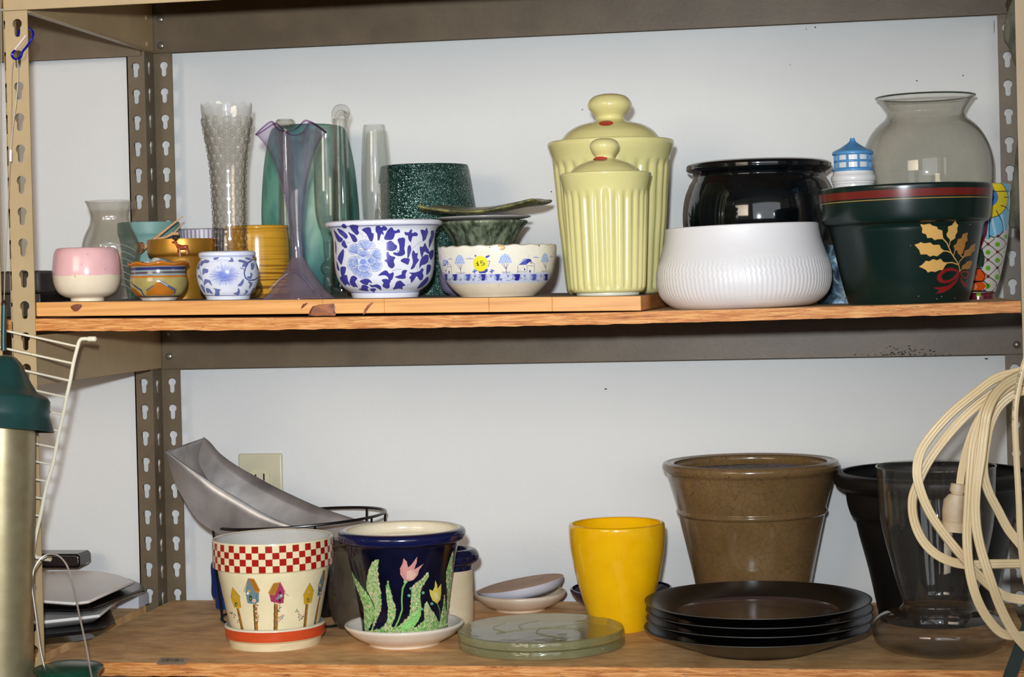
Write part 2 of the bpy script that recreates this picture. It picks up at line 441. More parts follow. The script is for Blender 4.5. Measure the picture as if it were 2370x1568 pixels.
def post(name, parent, mat, xa, xb, Y, zc, z0, z1, side, xs, hole, d=0.031, holeY=None):
    """angle post: face flange xa..xb at Y, side flange at xs running side*(d) in Y"""
    mb = MB(); flange(mb, xa, xb, zc, z0, z1, lambda u, t, z: (u, Y+t*TH, z), hole)
    ya, yb = (Y, Y+d) if side > 0 else (Y-d, Y)
    flange(mb, ya, yb, zc, z0, z1, lambda u, t, z: (xs+(t-0.5)*TH, u, z), holeY if holeY else (ya+yb)/2)
    return mb.obj(name, mat, parent, smooth=30)
rack = empty('shelving_rack', (0, 0, -1.45))
tag(rack, 'beige steel boltless shelving rack with keyhole posts and wooden decks holding the pottery', 'shelf')
def rk(v): return [(a, b_, c+1.45) for a, b_, c in v]
def robj(mb, name, mat, smooth=30, parent=rack):
    mb.v = rk(mb.v); return mb.obj(name, mat, parent, smooth=smooth)
def rpost(*a, **k):
    o = post(*a, **k); o.location = (0, 0, 1.45); return o
rpost('post', rack, m_post, -0.0358, -0.0048, 0.0, 0.00315, -1.45, 0.2, 1, -0.0345, -0.0180)
rpost('post', rack, m_back, -0.0134, 0.0157, YB, 0.0, -1.45, 0.2, -1, -0.0126, 0.0032, d=0.037)
rpost('post', rack, m_back, 1.1750, 1.2050, YB, 0.0, -1.45, 0.2, -1, 1.2042, 1.1868)
rpost('post', rack, m_post, 1.1590, 1.1900, 0.0, 0.00315, -1.45, 0.2, 1, 1.1892, 1.1760)

# beams: top back, top front, top side, middle back, middle sides, lower
def beam(name, x0, x1, y0, y1, z0, z1, mat, lip=None, parent=rack):
    mb = MB().box((x0, y0, z0), (x1, y1, z1))
    if lip:
        lx0, lx1, ly0, ly1 = lip; mb.box((lx0, ly0, z0-0.0014), (lx1, ly1, z0+0.0004))
    return bevel(robj(mb, name, mat, parent=parent), 0.0006, 1)
YF = YB-0.0035
beam('beam', -0.0100, 1.2030, YF, YF+0.0016, 0.0170, 0.0900, m_back)
beam('beam', -0.0100, 1.2030, YF, YF+0.0016, -0.4390, -0.3790, m_back)
beam('beam', -0.0100, 1.2030, YF, YF+0.0016, -0.8600, -0.7900, m_back)
beam('beam', -0.0340, 1.1880, -0.0030, -0.0012, 0.0190, 0.0930, m_post)
beam('side_beam', -0.0118, -0.0100, 0.0022, YB-0.004, 0.0178, 0.0900, m_post, (-0.0118, -0.0020, 0.0022, YB-0.006))
beam('side_beam', -0.0118, -0.0100, 0.0022, YB-0.004, -0.4373, -0.3760, m_post)
beam('side_beam', 1.1870, 1.1888, 0.0022, YB-0.004, 0.0150, 0.0870, m_back)
beam('side_beam', 1.2005, 1.2023, 0.032, YB-0.004, -0.4400, -0.3760, m_back)
for X, z in ((0.0008, 0.0663), (0.0009, 0.0283), (0.0009, -0.3890), (0.0009, -0.4205), (1.1905, 0.0290), (1.1905, -0.4260), (1.1905, 0.067)):
    mb = MB()
    for r0, y0, r1, y1 in ((0.0052, 0, 0.0045, -0.0016), (0.0045, -0.0016, 0.0022, -0.0027)):
        n = 16; mb.add([(X+r0*cos(2*pi*k/n), YF+y0, z+r0*sin(2*pi*k/n)) for k in range(n)]+[(X+r1*cos(2*pi*k/n), YF+y1, z+r1*sin(2*pi*k/n)) for k in range(n)],
                       [(k, (k+1) % n, n+(k+1) % n, n+k) for k in range(n)]+[tuple(range(n, 2*n))])
    robj(mb, 'bolt', m_bolt)
for Y, z in ((YB-0.03, 0.066), (YB-0.03, 0.028)):
    mb = MB(); n = 14; X = -0.010
    mb.add([(X, Y+0.0045*cos(2*pi*k/n), z+0.0045*sin(2*pi*k/n)) for k in range(n)]+[(X+0.002, Y+0.003*cos(2*pi*k/n), z+0.003*sin(2*pi*k/n)) for k in range(n)],
           [(k, (k+1) % n, n+(k+1) % n, n+k) for k in range(n)]+[tuple(range(n, 2*n))])
    robj(mb, 'bolt', m_post)
mb = MB(); n = 24; P0 = at(38, 5, -0.002)
mb.add([(P0[0]+0.0085*cos(2*pi*k/n), -0.001, P0[2]+0.0085*sin(2*pi*k/n)) for k in range(n)]+[(P0[0]+0.0080*cos(2*pi*k/n), -0.0032, P0[2]+0.0080*sin(2*pi*k/n)) for k in range(n)],
       [(k, (k+1) % n, n+(k+1) % n, n+k) for k in range(n)]+[tuple(range(n, 2*n))])
robj(mb, 'rivet', m_post)

mb = MB(); rn = random.Random(9)
for k in range(70):
    px_ = rn.gauss(2085, 45); py_ = rn.uniform(0, 1)**2; p = at(px_, 822-26*py_*max(0.1, 1-abs(px_-2085)/110), YF); s = rn.uniform(0.0007, 0.0018)
    mb.tube([(p[0]-s, YF-0.0001, p[2]), (p[0], YF-0.0007, p[2]+rn.uniform(-.0008, .0008)), (p[0]+s, YF-0.0001, p[2])], [0.0002, s*0.55, 0.0002], 6)
o = robj(mb, 'blistered_paint', steel('blistered_steel', C(110, 106, 104), C(60, 50, 42), 0.2, 0.8, 0.5), 60); o['kind'] = 'stuff'

# wood
def wood_board(name, light, mid, dark, spots, sx=1.0, sz=14.0, rough=0.6, knots=None):
    m, nt, b = newmat(name); b.inputs['Roughness'].default_value = rough
    n1 = noise(nt, 26, 6, 0.65, (1.0*sx, 3.0, sz), 0.6)
    base = ramp(nt, [(0.25, dark), (0.45, mid), (0.62, light), (0.8, mid)], n1)
    n2 = noise(nt, 120, 4, 0.7, (0.35, 1, 2.2), 0.3)
    f2 = ramp(nt, [(0.60, (0, 0, 0, 1)), (0.72, (1, 1, 1, 1))], n2)
    mx = nt.nodes.new('ShaderNodeMixRGB'); mx.inputs[2].default_value = spots
    nt.links.new(f2, mx.inputs[0]); nt.links.new(base, mx.inputs[1]); nt.links.new(mx.outputs[0], b.inputs['Base Color'])
    bump(nt, b, n2, 0.0006)
    return m
m_edge = wood_board('chipboard_edge', C(226, 164, 96), C(196, 120, 52), C(122, 66, 26), C(72, 36, 14))
m_top = ceramic('chipboard_face', C(236, 190, 130), 0.62, C(192, 142, 92), 22, 0.0002, 150, lo=0.32, hi=0.62, stretch=(1, 1.6, 1))
m_pine, nt, b = newmat('pine_edge'); b.inputs['Roughness'].default_value = 0.5
n1 = noise(nt, 9, 5, 0.6, (0.6, 1, 16), 0.5)
nt.links.new(ramp(nt, [(0.3, C(196, 128, 60)), (0.55, C(222, 156, 84)), (0.75, C(232, 172, 104))], n1), b.inputs['Base Color'])
m_pinetop = ceramic('dusty_pine_top', C(142, 120, 96), 0.8, C(118, 98, 76), 20)
m_knot = ceramic('pine_knot', C(120, 58, 28), 0.5, C(78, 34, 18), 120, lo=0.4, hi=0.6)
m_knot2 = ceramic('pine_heartwood', C(168, 98, 52), 0.5, C(120, 62, 32), 60, stretch=(1, 1, 3), lo=0.35, hi=0.65)

def deck(name, xs, ya, yb, zt, th, medge, mtop, parent=rack, rag=0.0):
    """a board that sags along X: top face in its own material"""
    vs = []; fs = []; mi = []; n = len(xs); rnd = random.Random(5)
    for X in xs:
        z = zt(X); j = rnd.uniform(-rag, rag)
        vs += [(X, ya+j, z), (X, yb, z), (X, yb, z-th(X)), (X, ya+j*0.5, z-th(X)+rnd.uniform(-rag, rag))]
    for i in range(n-1):
        a, c = i*4, i*4+4
        fs += [(a, c, c+1, a+1), (a+1, c+1, c+2, a+2), (a+2, c+2, c+3, a+3), (a+3, c+3, c, a)]; mi += [1, 0, 0, 0]
    fs += [(0, 1, 2, 3), (4*n-1, 4*n-2, 4*n-3, 4*n-4)]; mi += [0, 0]
    off = 1.45 if parent else 0
    o = mesh_obj(name, [(a, b_, c+off) for a, b_, c in vs], fs, medge, parent, smooth=0)
    o.data.materials.append(mtop)
    for p, k in zip(o.data.polygons, mi): p.material_index = k
    return o
xs = [-0.0045+1.1625*i/110 for i in range(111)]
deck('shelf_board', xs, 0.0, YB-0.004, z_osb, lambda X: 0.0150-0.0022*(X/1.16), m_edge, m_top, rag=0.0005)
xs2 = [-0.0045+1.18*i/110 for i in range(111)]
deck('shelf_board', xs2, 0.0, YB-0.001, lambda X: ZLOW, lambda X: 0.016, m_edge, m_top, rag=0.0006)
deck('shelf_board', [-0.0045, 1.185], 0.002, YB-0.004, lambda X: 0.108, lambda X: 0.014, m_edge, m_top)

# pine board lying on the upper deck, glued from lengths
pine = empty('pine_board', (0.35, 0.15, z_osb(0.35)))
tag(pine, 'glued pine board with brown knots lying on the chipboard shelf under the vases and canisters', 'board')
xe = [-0.0042, 0.355, 0.43, 0.5555, 0.63, 0.7335]
POF = (0.35, 0.15, z_osb(0.35))
for i in range(5):
    x0, x1 = xe[i], xe[i+1]; mb = MB(); V = []
    yb = 0.34; dep = YB-0.03
    for X in (x0, x1):
        z = z_pine(X); V += [(X, 0.002, z), (X, dep, z+0.001), (X, dep, z_osb(X)+0.0002), (X, 0.002, z-0.0172)]
    mb.add(V, [(0, 4, 5, 1), (1, 5, 6, 2), (2, 6, 7, 3), (3, 7, 4, 0), (0, 1, 2, 3), (7, 6, 5, 4)])
    o = mb.obj('plank', m_pine, pine, smooth=0, off=POF); o.data.materials.append(m_pinetop)
    for p in o.data.polygons:
        if p.normal.z > 0.9: p.material_index = 1
    bevel(o, 0.0008, 2)
def knot(x0, y0, pts, mat, name='knot'):
    P = [at(x, y, 0.0017) for x, y in pts]; n = len(P); c = sum(P)/n
    v = [(p[0]-POF[0], 0.0016-POF[1], p[2]-POF[2]) for p in P]+[(c[0]-POF[0], 0.0011-POF[1], c[2]-POF[2])]
    mesh_obj(name, v, [((i+1) % n, i, n) for i in range(n)], mat, pine, smooth=0)
kk = crop(60, 690, 2.9625)
knot(0, 0, kk((305, 60), (325, 47), (350, 42), (378, 44), (386, 55), (372, 75), (350, 93), (330, 92), (312, 76)), m_knot)
knot(0, 0, kk((1935, 120), (1945, 90), (1965, 58), (2010, 45), (2060, 42), (2112, 38), (2120, 60), (2118, 85), (2126, 112), (2120, 122), (2040, 122), (1990, 124)), m_knot2)
knot(0, 0, kk((1935, 120), (1945, 90), (1965, 58), (1980, 52), (1962, 85), (1955, 122)), m_knot)
knot(0, 0, kk((2050, 48), (2112, 38), (2120, 60), (2118, 85), (2126, 112), (2112, 112), (2105, 70), (2095, 52)), m_knot)
knot(0, 0, kk((1890, 60), (1900, 42), (1935, 32), (1925, 45), (1900, 68), (1885, 75)), m_knot)
knot(0, 0, kk((2320, 80), (2345, 48), (2370, 30), (2385, 32), (2350, 70), (2325, 110), (2312, 116)), m_knot2)

# the neighbouring rack on the left, seen through the side
rack2 = empty('neighbouring_rack', (-0.6, 0, -1.45))
tag(rack2, 'second steel shelving rack joined to the near one behind its keyhole posts', 'shelf')
def r2(mb, name, mat): mb.v = [(a+0.6, b_, c+1.45) for a, b_, c in mb.v]; return mb.obj(name, mat, rack2, smooth=30)
def r2post(*a, **k):
    o = post(*a, **k); o.location = (0.6, 0, 1.45)
    return o
r2post('post', rack2, m_back, -0.0530, -0.0270, YB, 0.0, -1.45, 0.2, 1, -0.0522, -0.0395, d=0.022)
r2post('post', rack2, m_post, -0.0800, -0.0480, 0.0, 0.0, -1.45, 0.2, 1, -0.0792, -0.0650)
r2(MB().box((-1.2, YF, 0.0150), (-0.030, YF+0.0016, 0.0900)), 'beam', m_back)
r2(MB().box((-1.2, YF, -0.4350), (-0.030, YF+0.0016, -0.3750)), 'beam', m_back)
r2(MB().box((-1.2, 0.0022, -0.3730), (-0.0820, YB-0.004, -0.3570)).box((-0.0820, 0.034, -0.3730), (-0.0400, YB-0.04, -0.3570)), 'shelf_board', m_edge)
r2(MB().box((-1.2, 0.0022, ZLOW-0.016), (-0.0820, YB-0.004, ZLOW-0.001)).box((-0.0820, 0.034, ZLOW-0.016), (-0.0290, YB-0.04, ZLOW-0.001)), 'shelf_board', m_top)
r2(MB().box((-1.2, 0.034, 0.0940), (-0.0300, YB-0.004, 0.1080)), 'shelf_board', m_edge)
# ================================================================ upper shelf
WHITE = C(240, 238, 236); CREAM = C(240, 226, 192)
m_pv = ceramic('painted_glaze', None, 0.16, paint=True, scale=40)
m_pm = ceramic('painted_matte', None, 0.45, paint=True, scale=40)

# --- pink and cream bowl
L = Lathe(201, 640, 0.075, z_pine, 700)
P = Painted(L, [(66, 575), (69, 578), (73, 586), (76, 604), (78, 628), (77, 646), (73, 664), (64, 680), (50, 689), (40, 692), (38, 697), (39, 701)], base=C(238, 216, 182))
pink, crm = np.array(C(238, 184, 184)[:3]), np.array(C(240, 222, 194)[:3])
P.tint(lambda S, T, c: np.where((T < 638+1.0*np.sin(S*0.09))[..., None], pink, crm))
for a, b_ in ((175, 640), (203, 589), (241, 623), (190, 612)): P.disc(a, b_, 1.6, C(216, 150, 128))
tag(P.build('bowl', m_pv, wall=5, ibot=690, icol=C(238, 190, 184)), 'small round bowl, pink glaze over cream, at the left end of the pine board', 'bowl')

# --- clear faceted glass vase behind it
g_clear = glass('clear_glass', (0.915, 0.905, 0.88), (0.62, 0.61, 0.57), 0.03, p=2.2, haze=0.03)
g_thin = glass('thin_clear_glass', (0.95, 0.945, 0.93), (0.55, 0.55, 0.52), 0.02, p=2)
L = Lathe(256, 580, 0.155, z_pine, 697); r = L.root('glass_vase')
tag(r, 'clear glass vase with flared rim and swirled octagonal belly behind the pink bowl', 'vase')
oct_ = lambda a, z: 1.0+0.022*cos(8*a)
L.build('body', g_clear, [(57, 466), (53, 474), (47, 490), (45, 505), (48, 522), (58, 542), (65, 562), (66, 578), (62, 606), (56, 640), (51, 670), (47, 697)], r, wall=3, ibot=668, rmod=oct_, nt=96)
sw = MB()
for k in range(7):
    pts = []
    for i in range(16):
        t = i/15; a = L.ang-0.9+1.9*t; y = 575+k*15-14*sin(t*pi)+8*t
        rr = L.k*(np.interp(y, [560, 578, 606, 640, 697], [66, 67, 63, 57.5, 49])); pts.append((rr*sin(a), -rr*cos(a), L.z(y)-L.zb))
    sw.tube(pts, 0.0006, 6)
sw.obj('engraved_swirl', glass('frosted_line', (0.85, 0.86, 0.84), (0.6, 0.6, 0.58), 0.2, haze=0.35), r)

# --- long black and grey case on the neighbouring deck
bx = empty('storage_case', tuple(at(105, 690, 0.30)[:2])+(-0.3570,))
tag(bx, 'dark grey lidded case standing on the neighbouring rack beside the pink bowl', 'box')
W = at(158, 690, 0.30)[0]-at(105, 690, 0.30)[0]
h1 = at(105, 628, 0.30)[2]+0.357; h0 = at(105, 676, 0.30)[2]+0.357
W = min(W, -0.034-at(105, 690, 0.30)[0])
bevel(MB().box((-0.22, -0.09, 0), (W, 0.08, h0-0.001)).obj('base', ceramic('black_plastic', C(16, 15, 16), 0.4), bx, smooth=30), 0.002)
bevel(MB().box((-0.225, -0.095, h0-0.001), (W+0.001, 0.085, h1)).obj('lid', ceramic('grey_vinyl', C(78, 72, 70), 0.55, C(60, 54, 54), 40), bx, smooth=30), 0.004)

# --- pale teal pot
L = Lathe(345, 560, 0.33, z_pine, 690)
o = L.build('plant_pot', ceramic('pale_teal_glaze', C(128, 168, 158), 0.5, C(112, 152, 144), 30), [(70, 516), (71, 519), (71, 541), (69, 547), (66, 560), (60, 620), (54, 672), (51, 690)], wall=5, n=3)
tag(o, 'matte pale teal plant pot behind the clear vase and the wooden sticks', 'pot')

# --- wooden splints with a round tag, standing in the teal pot
sp = at(330, 590, 0.262); sp = (sp[0], 0.262, sp[2])
m_stick = ceramic('bare_wood', C(228, 182, 132), 0.6, C(204, 152, 104), 60, stretch=(1, 1, 6))
rt = empty('wooden_stick_bundle', sp); tag(rt, 'thin bare wooden sticks with a wood slice, leaning across the pale teal pot', 'stick')
def stick(pts, rr, name='stick', mat=None):
    V = [np.array(at(x, y, Yq))-np.array(sp) for x, y, Yq in pts]
    return MB().tube([tuple(v) for v in V], rr, 8).obj(name, mat or m_stick, rt)
stick([(322, 583, 0.255), (352, 558, 0.256), (390, 527, 0.262), (423, 501, 0.262)], [0.0034, 0.0022, 0.0017, 0.0007])
stick([(330, 576, 0.258), (365, 553, 0.260), (385, 549, 0.262), (400, 541, 0.262), (414, 541, 0.262)], [0.0022, 0.002, 0.0016, 0.0024, 0.0018])
stick([(404, 538, 0.265), (425, 515, 0.265)], [0.0008, 0.0006])
c = np.array(at(325, 572, 0.250))-np.array(sp); mb = MB(); n = 20; ring = []
for t, rr in ((-0.002, 1.0), (0.002, 1.0)):
    ring += [tuple(c+np.array((0.0030*cos(2*pi*k/n)+t, t*1.2, 0.0064*sin(2*pi*k/n)))) for k in range(n)]
mb.add(ring, [tuple(range(n-1, -1, -1)), tuple(range(n, 2*n))]+[(k, (k+1) % n, n+(k+1) % n, n+k) for k in range(n)])
mb.obj('wood_slice', ceramic('bark_wood', C(176, 118, 84), 0.7, C(80, 50, 36), 200), rt)

# --- gold pot with a small deer
L = Lathe(421, 580, 0.215, z_pine, 692); r = L.root('gold_pot')
tag(r, 'gold painted flower pot with banded rim behind the small glazed bowls', 'pot')
m_gold = ceramic('gold_paint', C(190, 138, 50), 0.36, C(166, 116, 38), 30, metal=0.55)
L.build('body', m_gold, [(78, 555), (79, 557), (79, 583), (77, 590), (70, 594), (68, 600), (62, 640), (56, 676), (54, 692)], r, wall=5, n=3)
dY = 0.215-79*L.k-0.003
dr = empty('reindeer_ornament', tuple(at(418, 588, dY))); D0 = np.array(at(418, 588, dY))
tag(dr, 'tiny orange brown reindeer with dark antlers in front of the gold pot rim', 'ornament')
m_deer = ceramic('deer_brown', C(168, 72, 34), 0.35, C(130, 50, 24), 200); m_dark = ceramic('dark_brown', C(48, 24, 18), 0.4)
def dt(pts, rs, name='leg', mat=m_deer):
    V = [tuple(np.array(at(x, y, dY+dd))-D0) for x, y, dd in pts]; MB().tube(crom(V, 3), list(np.interp(np.linspace(0, 1, 3*(len(V)-1)+1), np.linspace(0, 1, len(V)), rs)), 8).obj(name, mat, dr)
dt([(412, 569, 0), (420, 573, 0), (430, 572, 0), (434, 568, 0)], [0.0026, 0.0034, 0.0032, 0.0012], 'body')
dt([(413, 572, 0), (409, 566, 0), (406, 560, 0)], [0.0026, 0.0018, 0.0016], 'neck')
dt([(408, 559, 0), (404, 561, 0), (398, 561.5, 0)], [0.0019, 0.0018, 0.0009], 'head')
for px, py, q in ((413, 592, 0.001), (417, 595, -0.001)): dt([(414, 574, q), (px-1, 583, q), (px, py, q)], [0.0020, 0.0011, 0.0011])
for px, py, q in ((433, 589, 0.001), (438, 587, -0.001)): dt([(430, 573, q), (px-1, 581, q), (px, py, q)], [0.0020, 0.0011, 0.0009])
for sgn in (-1, 1): dt([(406, 557, sgn*0.001), (406+4*sgn, 552, sgn*0.001), (406+6*sgn, 545, 0)], [0.0012, 0.0012, 0.0006], 'antler', m_dark)
dt([(400, 553, 0), (406, 550, 0), (412, 553, 0)], [0.0018, 0.003, 0.0018], 'antler', m_dark)

# --- small brown and olive handmade bowl
L = Lathe(367, 650, 0.07, z_pine, 699)
P = Painted(L, [(69, 608), (70, 612), (66, 616), (63, 622), (63, 634), (65, 642), (66, 655), (63, 670), (55, 684), (46, 691), (43, 693), (38, 699)], base=C(168, 152, 92))
og, nv, lb, ol = C(190, 110, 30), C(52, 52, 100), C(140, 160, 168), C(160, 148, 92)
P.band(600, 617, og); P.band(617, 629, lb); P.band(619, 626, nv); P.band(629, 636, C(120, 104, 78)); P.band(631, 633, nv); P.band(635, 638, lb); P.band(638, 643, og)
q = crop(280, 440, 5.6)
P.fill(q((340, 1380), (335, 1330), (400, 1260), (480, 1190), (560, 1230), (640, 1290), (690, 1340), (660, 1380)), C(186, 112, 34))
P.stroke(q((340, 1310), (420, 1250)), 3.5, C(92, 96, 112)); P.stroke(q((490, 1180), (600, 1250), (695, 1310), (690, 1350)), 6, C(84, 92, 116)); P.stroke(q((490, 1180), (600, 1250)), 2.5, C(180, 186, 186))
P.fill(q((150, 1260), (200, 1300), (240, 1340), (290, 1390), (220, 1390), (180, 1340)), C(176, 100, 34)); P.stroke(q((140, 1200), (210, 1270), (270, 1310), (310, 1390)), 5, C(70, 76, 100))
P.stroke(q((230, 1395), (400, 1400), (600, 1395), (760, 1390)), 2.5, C(60, 60, 86)); P.band(692, 702, C(222, 214, 204))
P.tint(lambda S, T, c: c*(1+0.10*np.sin(S*0.11+1)*np.sin(T*0.16))[..., None])
wav = lambda th, z: 0.0013*np.sin(7*th+1)*np.clip((z-(L.z(618)))/0.004, 0, 1)
r = L.root('glazed_bowl'); tag(r, 'tiny handmade bowl with wavy orange rim, blue bands and olive glaze', 'bowl')
P.build('body', m_pv, r, wall=6, ibot=680, icol=C(150, 120, 70), dz=wav)
mb = MB(); cc = np.array(at(362, 604, 0.07))-np.array(L.loc)
pts = [(-27, 2), (-14, -3), (-4, -4), (-1, -8), (6, -9), (14, -8), (18, -4), (26, -3), (26, 4), (-27, 6)]
mb.prism([(a*L.k, -b_*L.k) for a, b_ in pts], 'y', -0.012, 0.012); mb.v = [(a+cc[0], b_+cc[1], c_+cc[2]) for a, b_, c_ in mb.v]
o = bevel(mb.obj('stone', ceramic('pale_stone', C(196, 188, 168), 0.7, C(110, 118, 118), 90)), 0.001)
for vv in o.data.vertices: pass
o.data.transform(Matrix.Translation((-cc[0], -cc[1], -cc[2]))); o.location = tuple(cc+np.array(L.loc)); o.location.z -= 0.001
tag(o, 'pale chipped stone lying in the tiny handmade bowl', 'stone')

# --- ribbed lavender cup
L = Lathe(470, 560, 0.375, z_pine, 690)
P = Painted(L, [(56, 531), (57, 534), (56, 560), (52, 620), (44, 690)], base=C(214, 206, 216))
P.tint(lambda S, T, c: np.where((np.sin(S*0.62) > 0.1)[..., None], np.array(C(150, 138, 156)[:3]), np.array(C(216, 210, 220)[:3])))
P.band(526, 534, C(150, 140, 150))
tag(P.build('ribbed_cup', m_pm, wall=4, ibot=650, icol=C(200, 196, 204)), 'pale lavender cup with vertical ribs, half hidden behind the gold pot', 'cup')

# --- small blue and white jar
L = Lathe(527, 640, 0.075, z_pine, 699)
P = Painted(L, [(60, 583), (64, 585), (65.5, 589), (64.5, 595), (62, 599), (62, 602), (67, 609), (70.5, 620), (71.5, 632), (70, 648), (66, 664), (59, 680), (53, 688), (51, 692), (49, 699)], base=C(228, 230, 240))
q = crop(450, 570, 11.2); b1, b2, b3 = C(64, 76, 146), C(108, 124, 184), C(92, 104, 176)
P.stroke(q((200, 260), (700, 262), (1200, 255), (1500, 240)), 2.5, C(150, 160, 205), 0.8)
rnd = random.Random(3)
fc = (790, 760)
for k in range(150):
    a = rnd.uniform(0, 2*pi); r0 = rnd.uniform(0, 140); r1 = rnd.uniform(250, 390)
    x0, y0 = fc[0]+cos(a)*r0*1.15, fc[1]+sin(a)*r0*0.8; x1, y1 = fc[0]+cos(a)*r1*1.1, fc[1]+sin(a)*r1*0.85
    P.stroke(q((x0, y0), (x1, y1)), 1.1, C(104, 120, 200), 0.28)
for rr, al in ((330, 0.14), (270, 0.2), (215, 0.25), (160, 0.3), (110, 0.35)): P.disc(*q((fc[0]-10, fc[1]-5))[0], rr*1.12/11.2, C(96, 116, 204), rr*0.8/11.2, al)
P.stroke(q((690, 910), (800, 905), (980, 880)), 1.5, b1, 0.7)
for pts in (((160, 480), (180, 390), (240, 380), (300, 350), (400, 380), (360, 440), (270, 440), (200, 520)), ((80, 560), (110, 440), (150, 400), (150, 560), (100, 610)),
            ((225, 600), (310, 585), (370, 610), (360, 690), (280, 710), (230, 750)), ((100, 780), (150, 740), (200, 830), (210, 900), (150, 850)),
            ((270, 880), (350, 870), (430, 920), (465, 1060), (380, 960), (300, 1010), (265, 1040)), ((170, 1020), (230, 1040), (280, 1160), (290, 1260), (230, 1180)),
            ((310, 1120), (390, 1130), (450, 1200), (490, 1290), (400, 1250), (330, 1240)), ((500, 1125), (690, 1160), (660, 1200), (650, 1330), (540, 1330), (550, 1190)),
            ((1000, 1275), (1100, 1225), (1130, 1120), (1175, 1200), (1150, 1310), (1080, 1310)), ((1250, 1310), (1310, 1250), (1310, 1170), (1380, 1200), (1350, 1270)),
            ((1110, 1050), (1180, 960), (1260, 860), (1270, 960), (1210, 1060), (1150, 1070)), ((1370, 930), (1480, 960), (1480, 1040), (1400, 1140), (1420, 1010)),
            ((1130, 360), (1200, 350), (1330, 390), (1370, 430), (1300, 530), (1220, 530), (1260, 440), (1150, 410)), ((1310, 290), (1400, 300), (1470, 340), (1390, 360), (1320, 330)),
            ((495, 330), (540, 295), (640, 290), (610, 340), (530, 360)), ((930, 300), (990, 320), (1000, 410), (870, 390), (940, 350)),
            ((1450, 450), (1510, 430), (1545, 490), (1520, 590), (1470, 620), (1450, 560)), ((1340, 800), (1430, 780), (1440, 690), (1490, 720), (1470, 830), (1430, 870)),
            ((1590, 430), (1640, 460), (1640, 640), (1600, 560)), ((1500, 250), (1525, 230), (1530, 300), (1500, 300)), ((1430, 1310), (1500, 1140), (1550, 1120), (1480, 1290))):
    P.fill([tuple(v) for v in crom(q(*pts), 4, True)], b1, 0.85); c0_ = np.mean(q(*pts), axis=0); P.fill([tuple(c0_+(np.array(v)-c0_)*0.6) for v in crom(q(*pts), 4, True)], C(104, 120, 182), 0.5)
P.stroke(q((1590, 350), (1480, 350), (1380, 430), (1310, 560), (1280, 700), (1310, 830), (1400, 900), (1530, 890), (1630, 820)), 3.2, b1)
P.stroke(q((1180, 570), (1250, 580), (1290, 650)), 1.6, b1); P.stroke(q((150, 560), (200, 760), (270, 1040), (295, 1250)), 2.2, b2)
P.stroke(q((590, 385), (740, 335), (820, 365), (890, 335)), 1, b2, 0.7)
P.stroke(q((270, 1318), (600, 1330), (1000, 1330), (1480, 1312)), 1.6, b1)
tag(P.build('ginger_jar', m_pv, wall=5, ibot=685, icol=C(226, 228, 234)), 'small blue and white jar with one fuzzy blue flower, beside the tiny glazed bowl', 'jar')

# --- cut glass vase
g_cut = glass('cut_glass', (0.985, 0.978, 0.96), (0.40, 0.37, 0.32), 0.06, p=1.9, ior=1.7)
L = Lathe(530, 480, 0.17, z_pine, 694); r = L.root('cut_glass_vase')
tag(r, 'tall cut glass vase with rows of round buttons and a toothed rim', 'vase')
top_z = L.z(262)-L.zb
tooth = lambda a, z, rr: (0.0045*(abs(((a*12/(2*pi)) % 1)-0.5)*2-0.5)) if z > top_z and rr > 0.01 else 0
pr = [(59, 243), (58.5, 252), (57.5, 264), (55, 288), (51, 312), (47, 336), (43, 362), (40, 388), (38, 420), (37, 455), (36, 490), (35.5, 530), (36, 565), (39, 590), (50, 630), (64, 655), (71, 668), (71, 678), (62, 690), (56, 694)]
L.build('body', g_cut, pr, r, cap=False, dz=tooth, nt=96, n=5)
bt = MB()
uv = [(0, 0)] + [(cos(k*pi/4), sin(k*pi/4)) for k in range(8)]
yy = 284.0; row = 0
while yy < 668:
    R = float(np.interp(yy, [q_[1] for q_ in pr], [q_[0] for q_ in pr]))*L.k
    slope = (float(np.interp(yy+3, [q_[1] for q_ in pr], [q_[0] for q_ in pr]))-float(np.interp(yy-3, [q_[1] for q_ in pr], [q_[0] for q_ in pr])))/6
    nb = 14; hb = R*pi/nb*1.02; hb = min(hb, 0.0062) if yy < 600 else min(hb, 0.007); z = L.z(yy)-L.zb
    for k in range(nb):
        a = 2*pi*(k+0.5*(row % 2))/nb+L.ang; er = np.array((sin(a), -cos(a), 0)); et = np.array((cos(a), sin(a), 0)); ez = np.array((0, 0, 1.0))-er*slope*1.0
        c0 = er*R+np.array((0, 0, z)); V = []
        for q_, hgt in ((1.0, -0.0002), (0.86, 0.0015), (0.52, 0.0024), (0.40, 0.0014)):
            for j in range(10):
                b_ = 2*pi*j/10; V.append(c0+et*cos(b_)*hb*q_+ez*sin(b_)*hb*q_+er*hgt)
        F = [(i*10+j, i*10+(j+1) % 10, (i+1)*10+(j+1) % 10, (i+1)*10+j) for i in range(3) for j in range(10)]+[tuple(range(30, 40))]
        bt.add([tuple(v) for v in V], F)
    yy += hb*1.82/L.k; row += 1
o = bt.obj('cut_buttons', g_cut, r, smooth=50); o['kind'] = 'stuff'

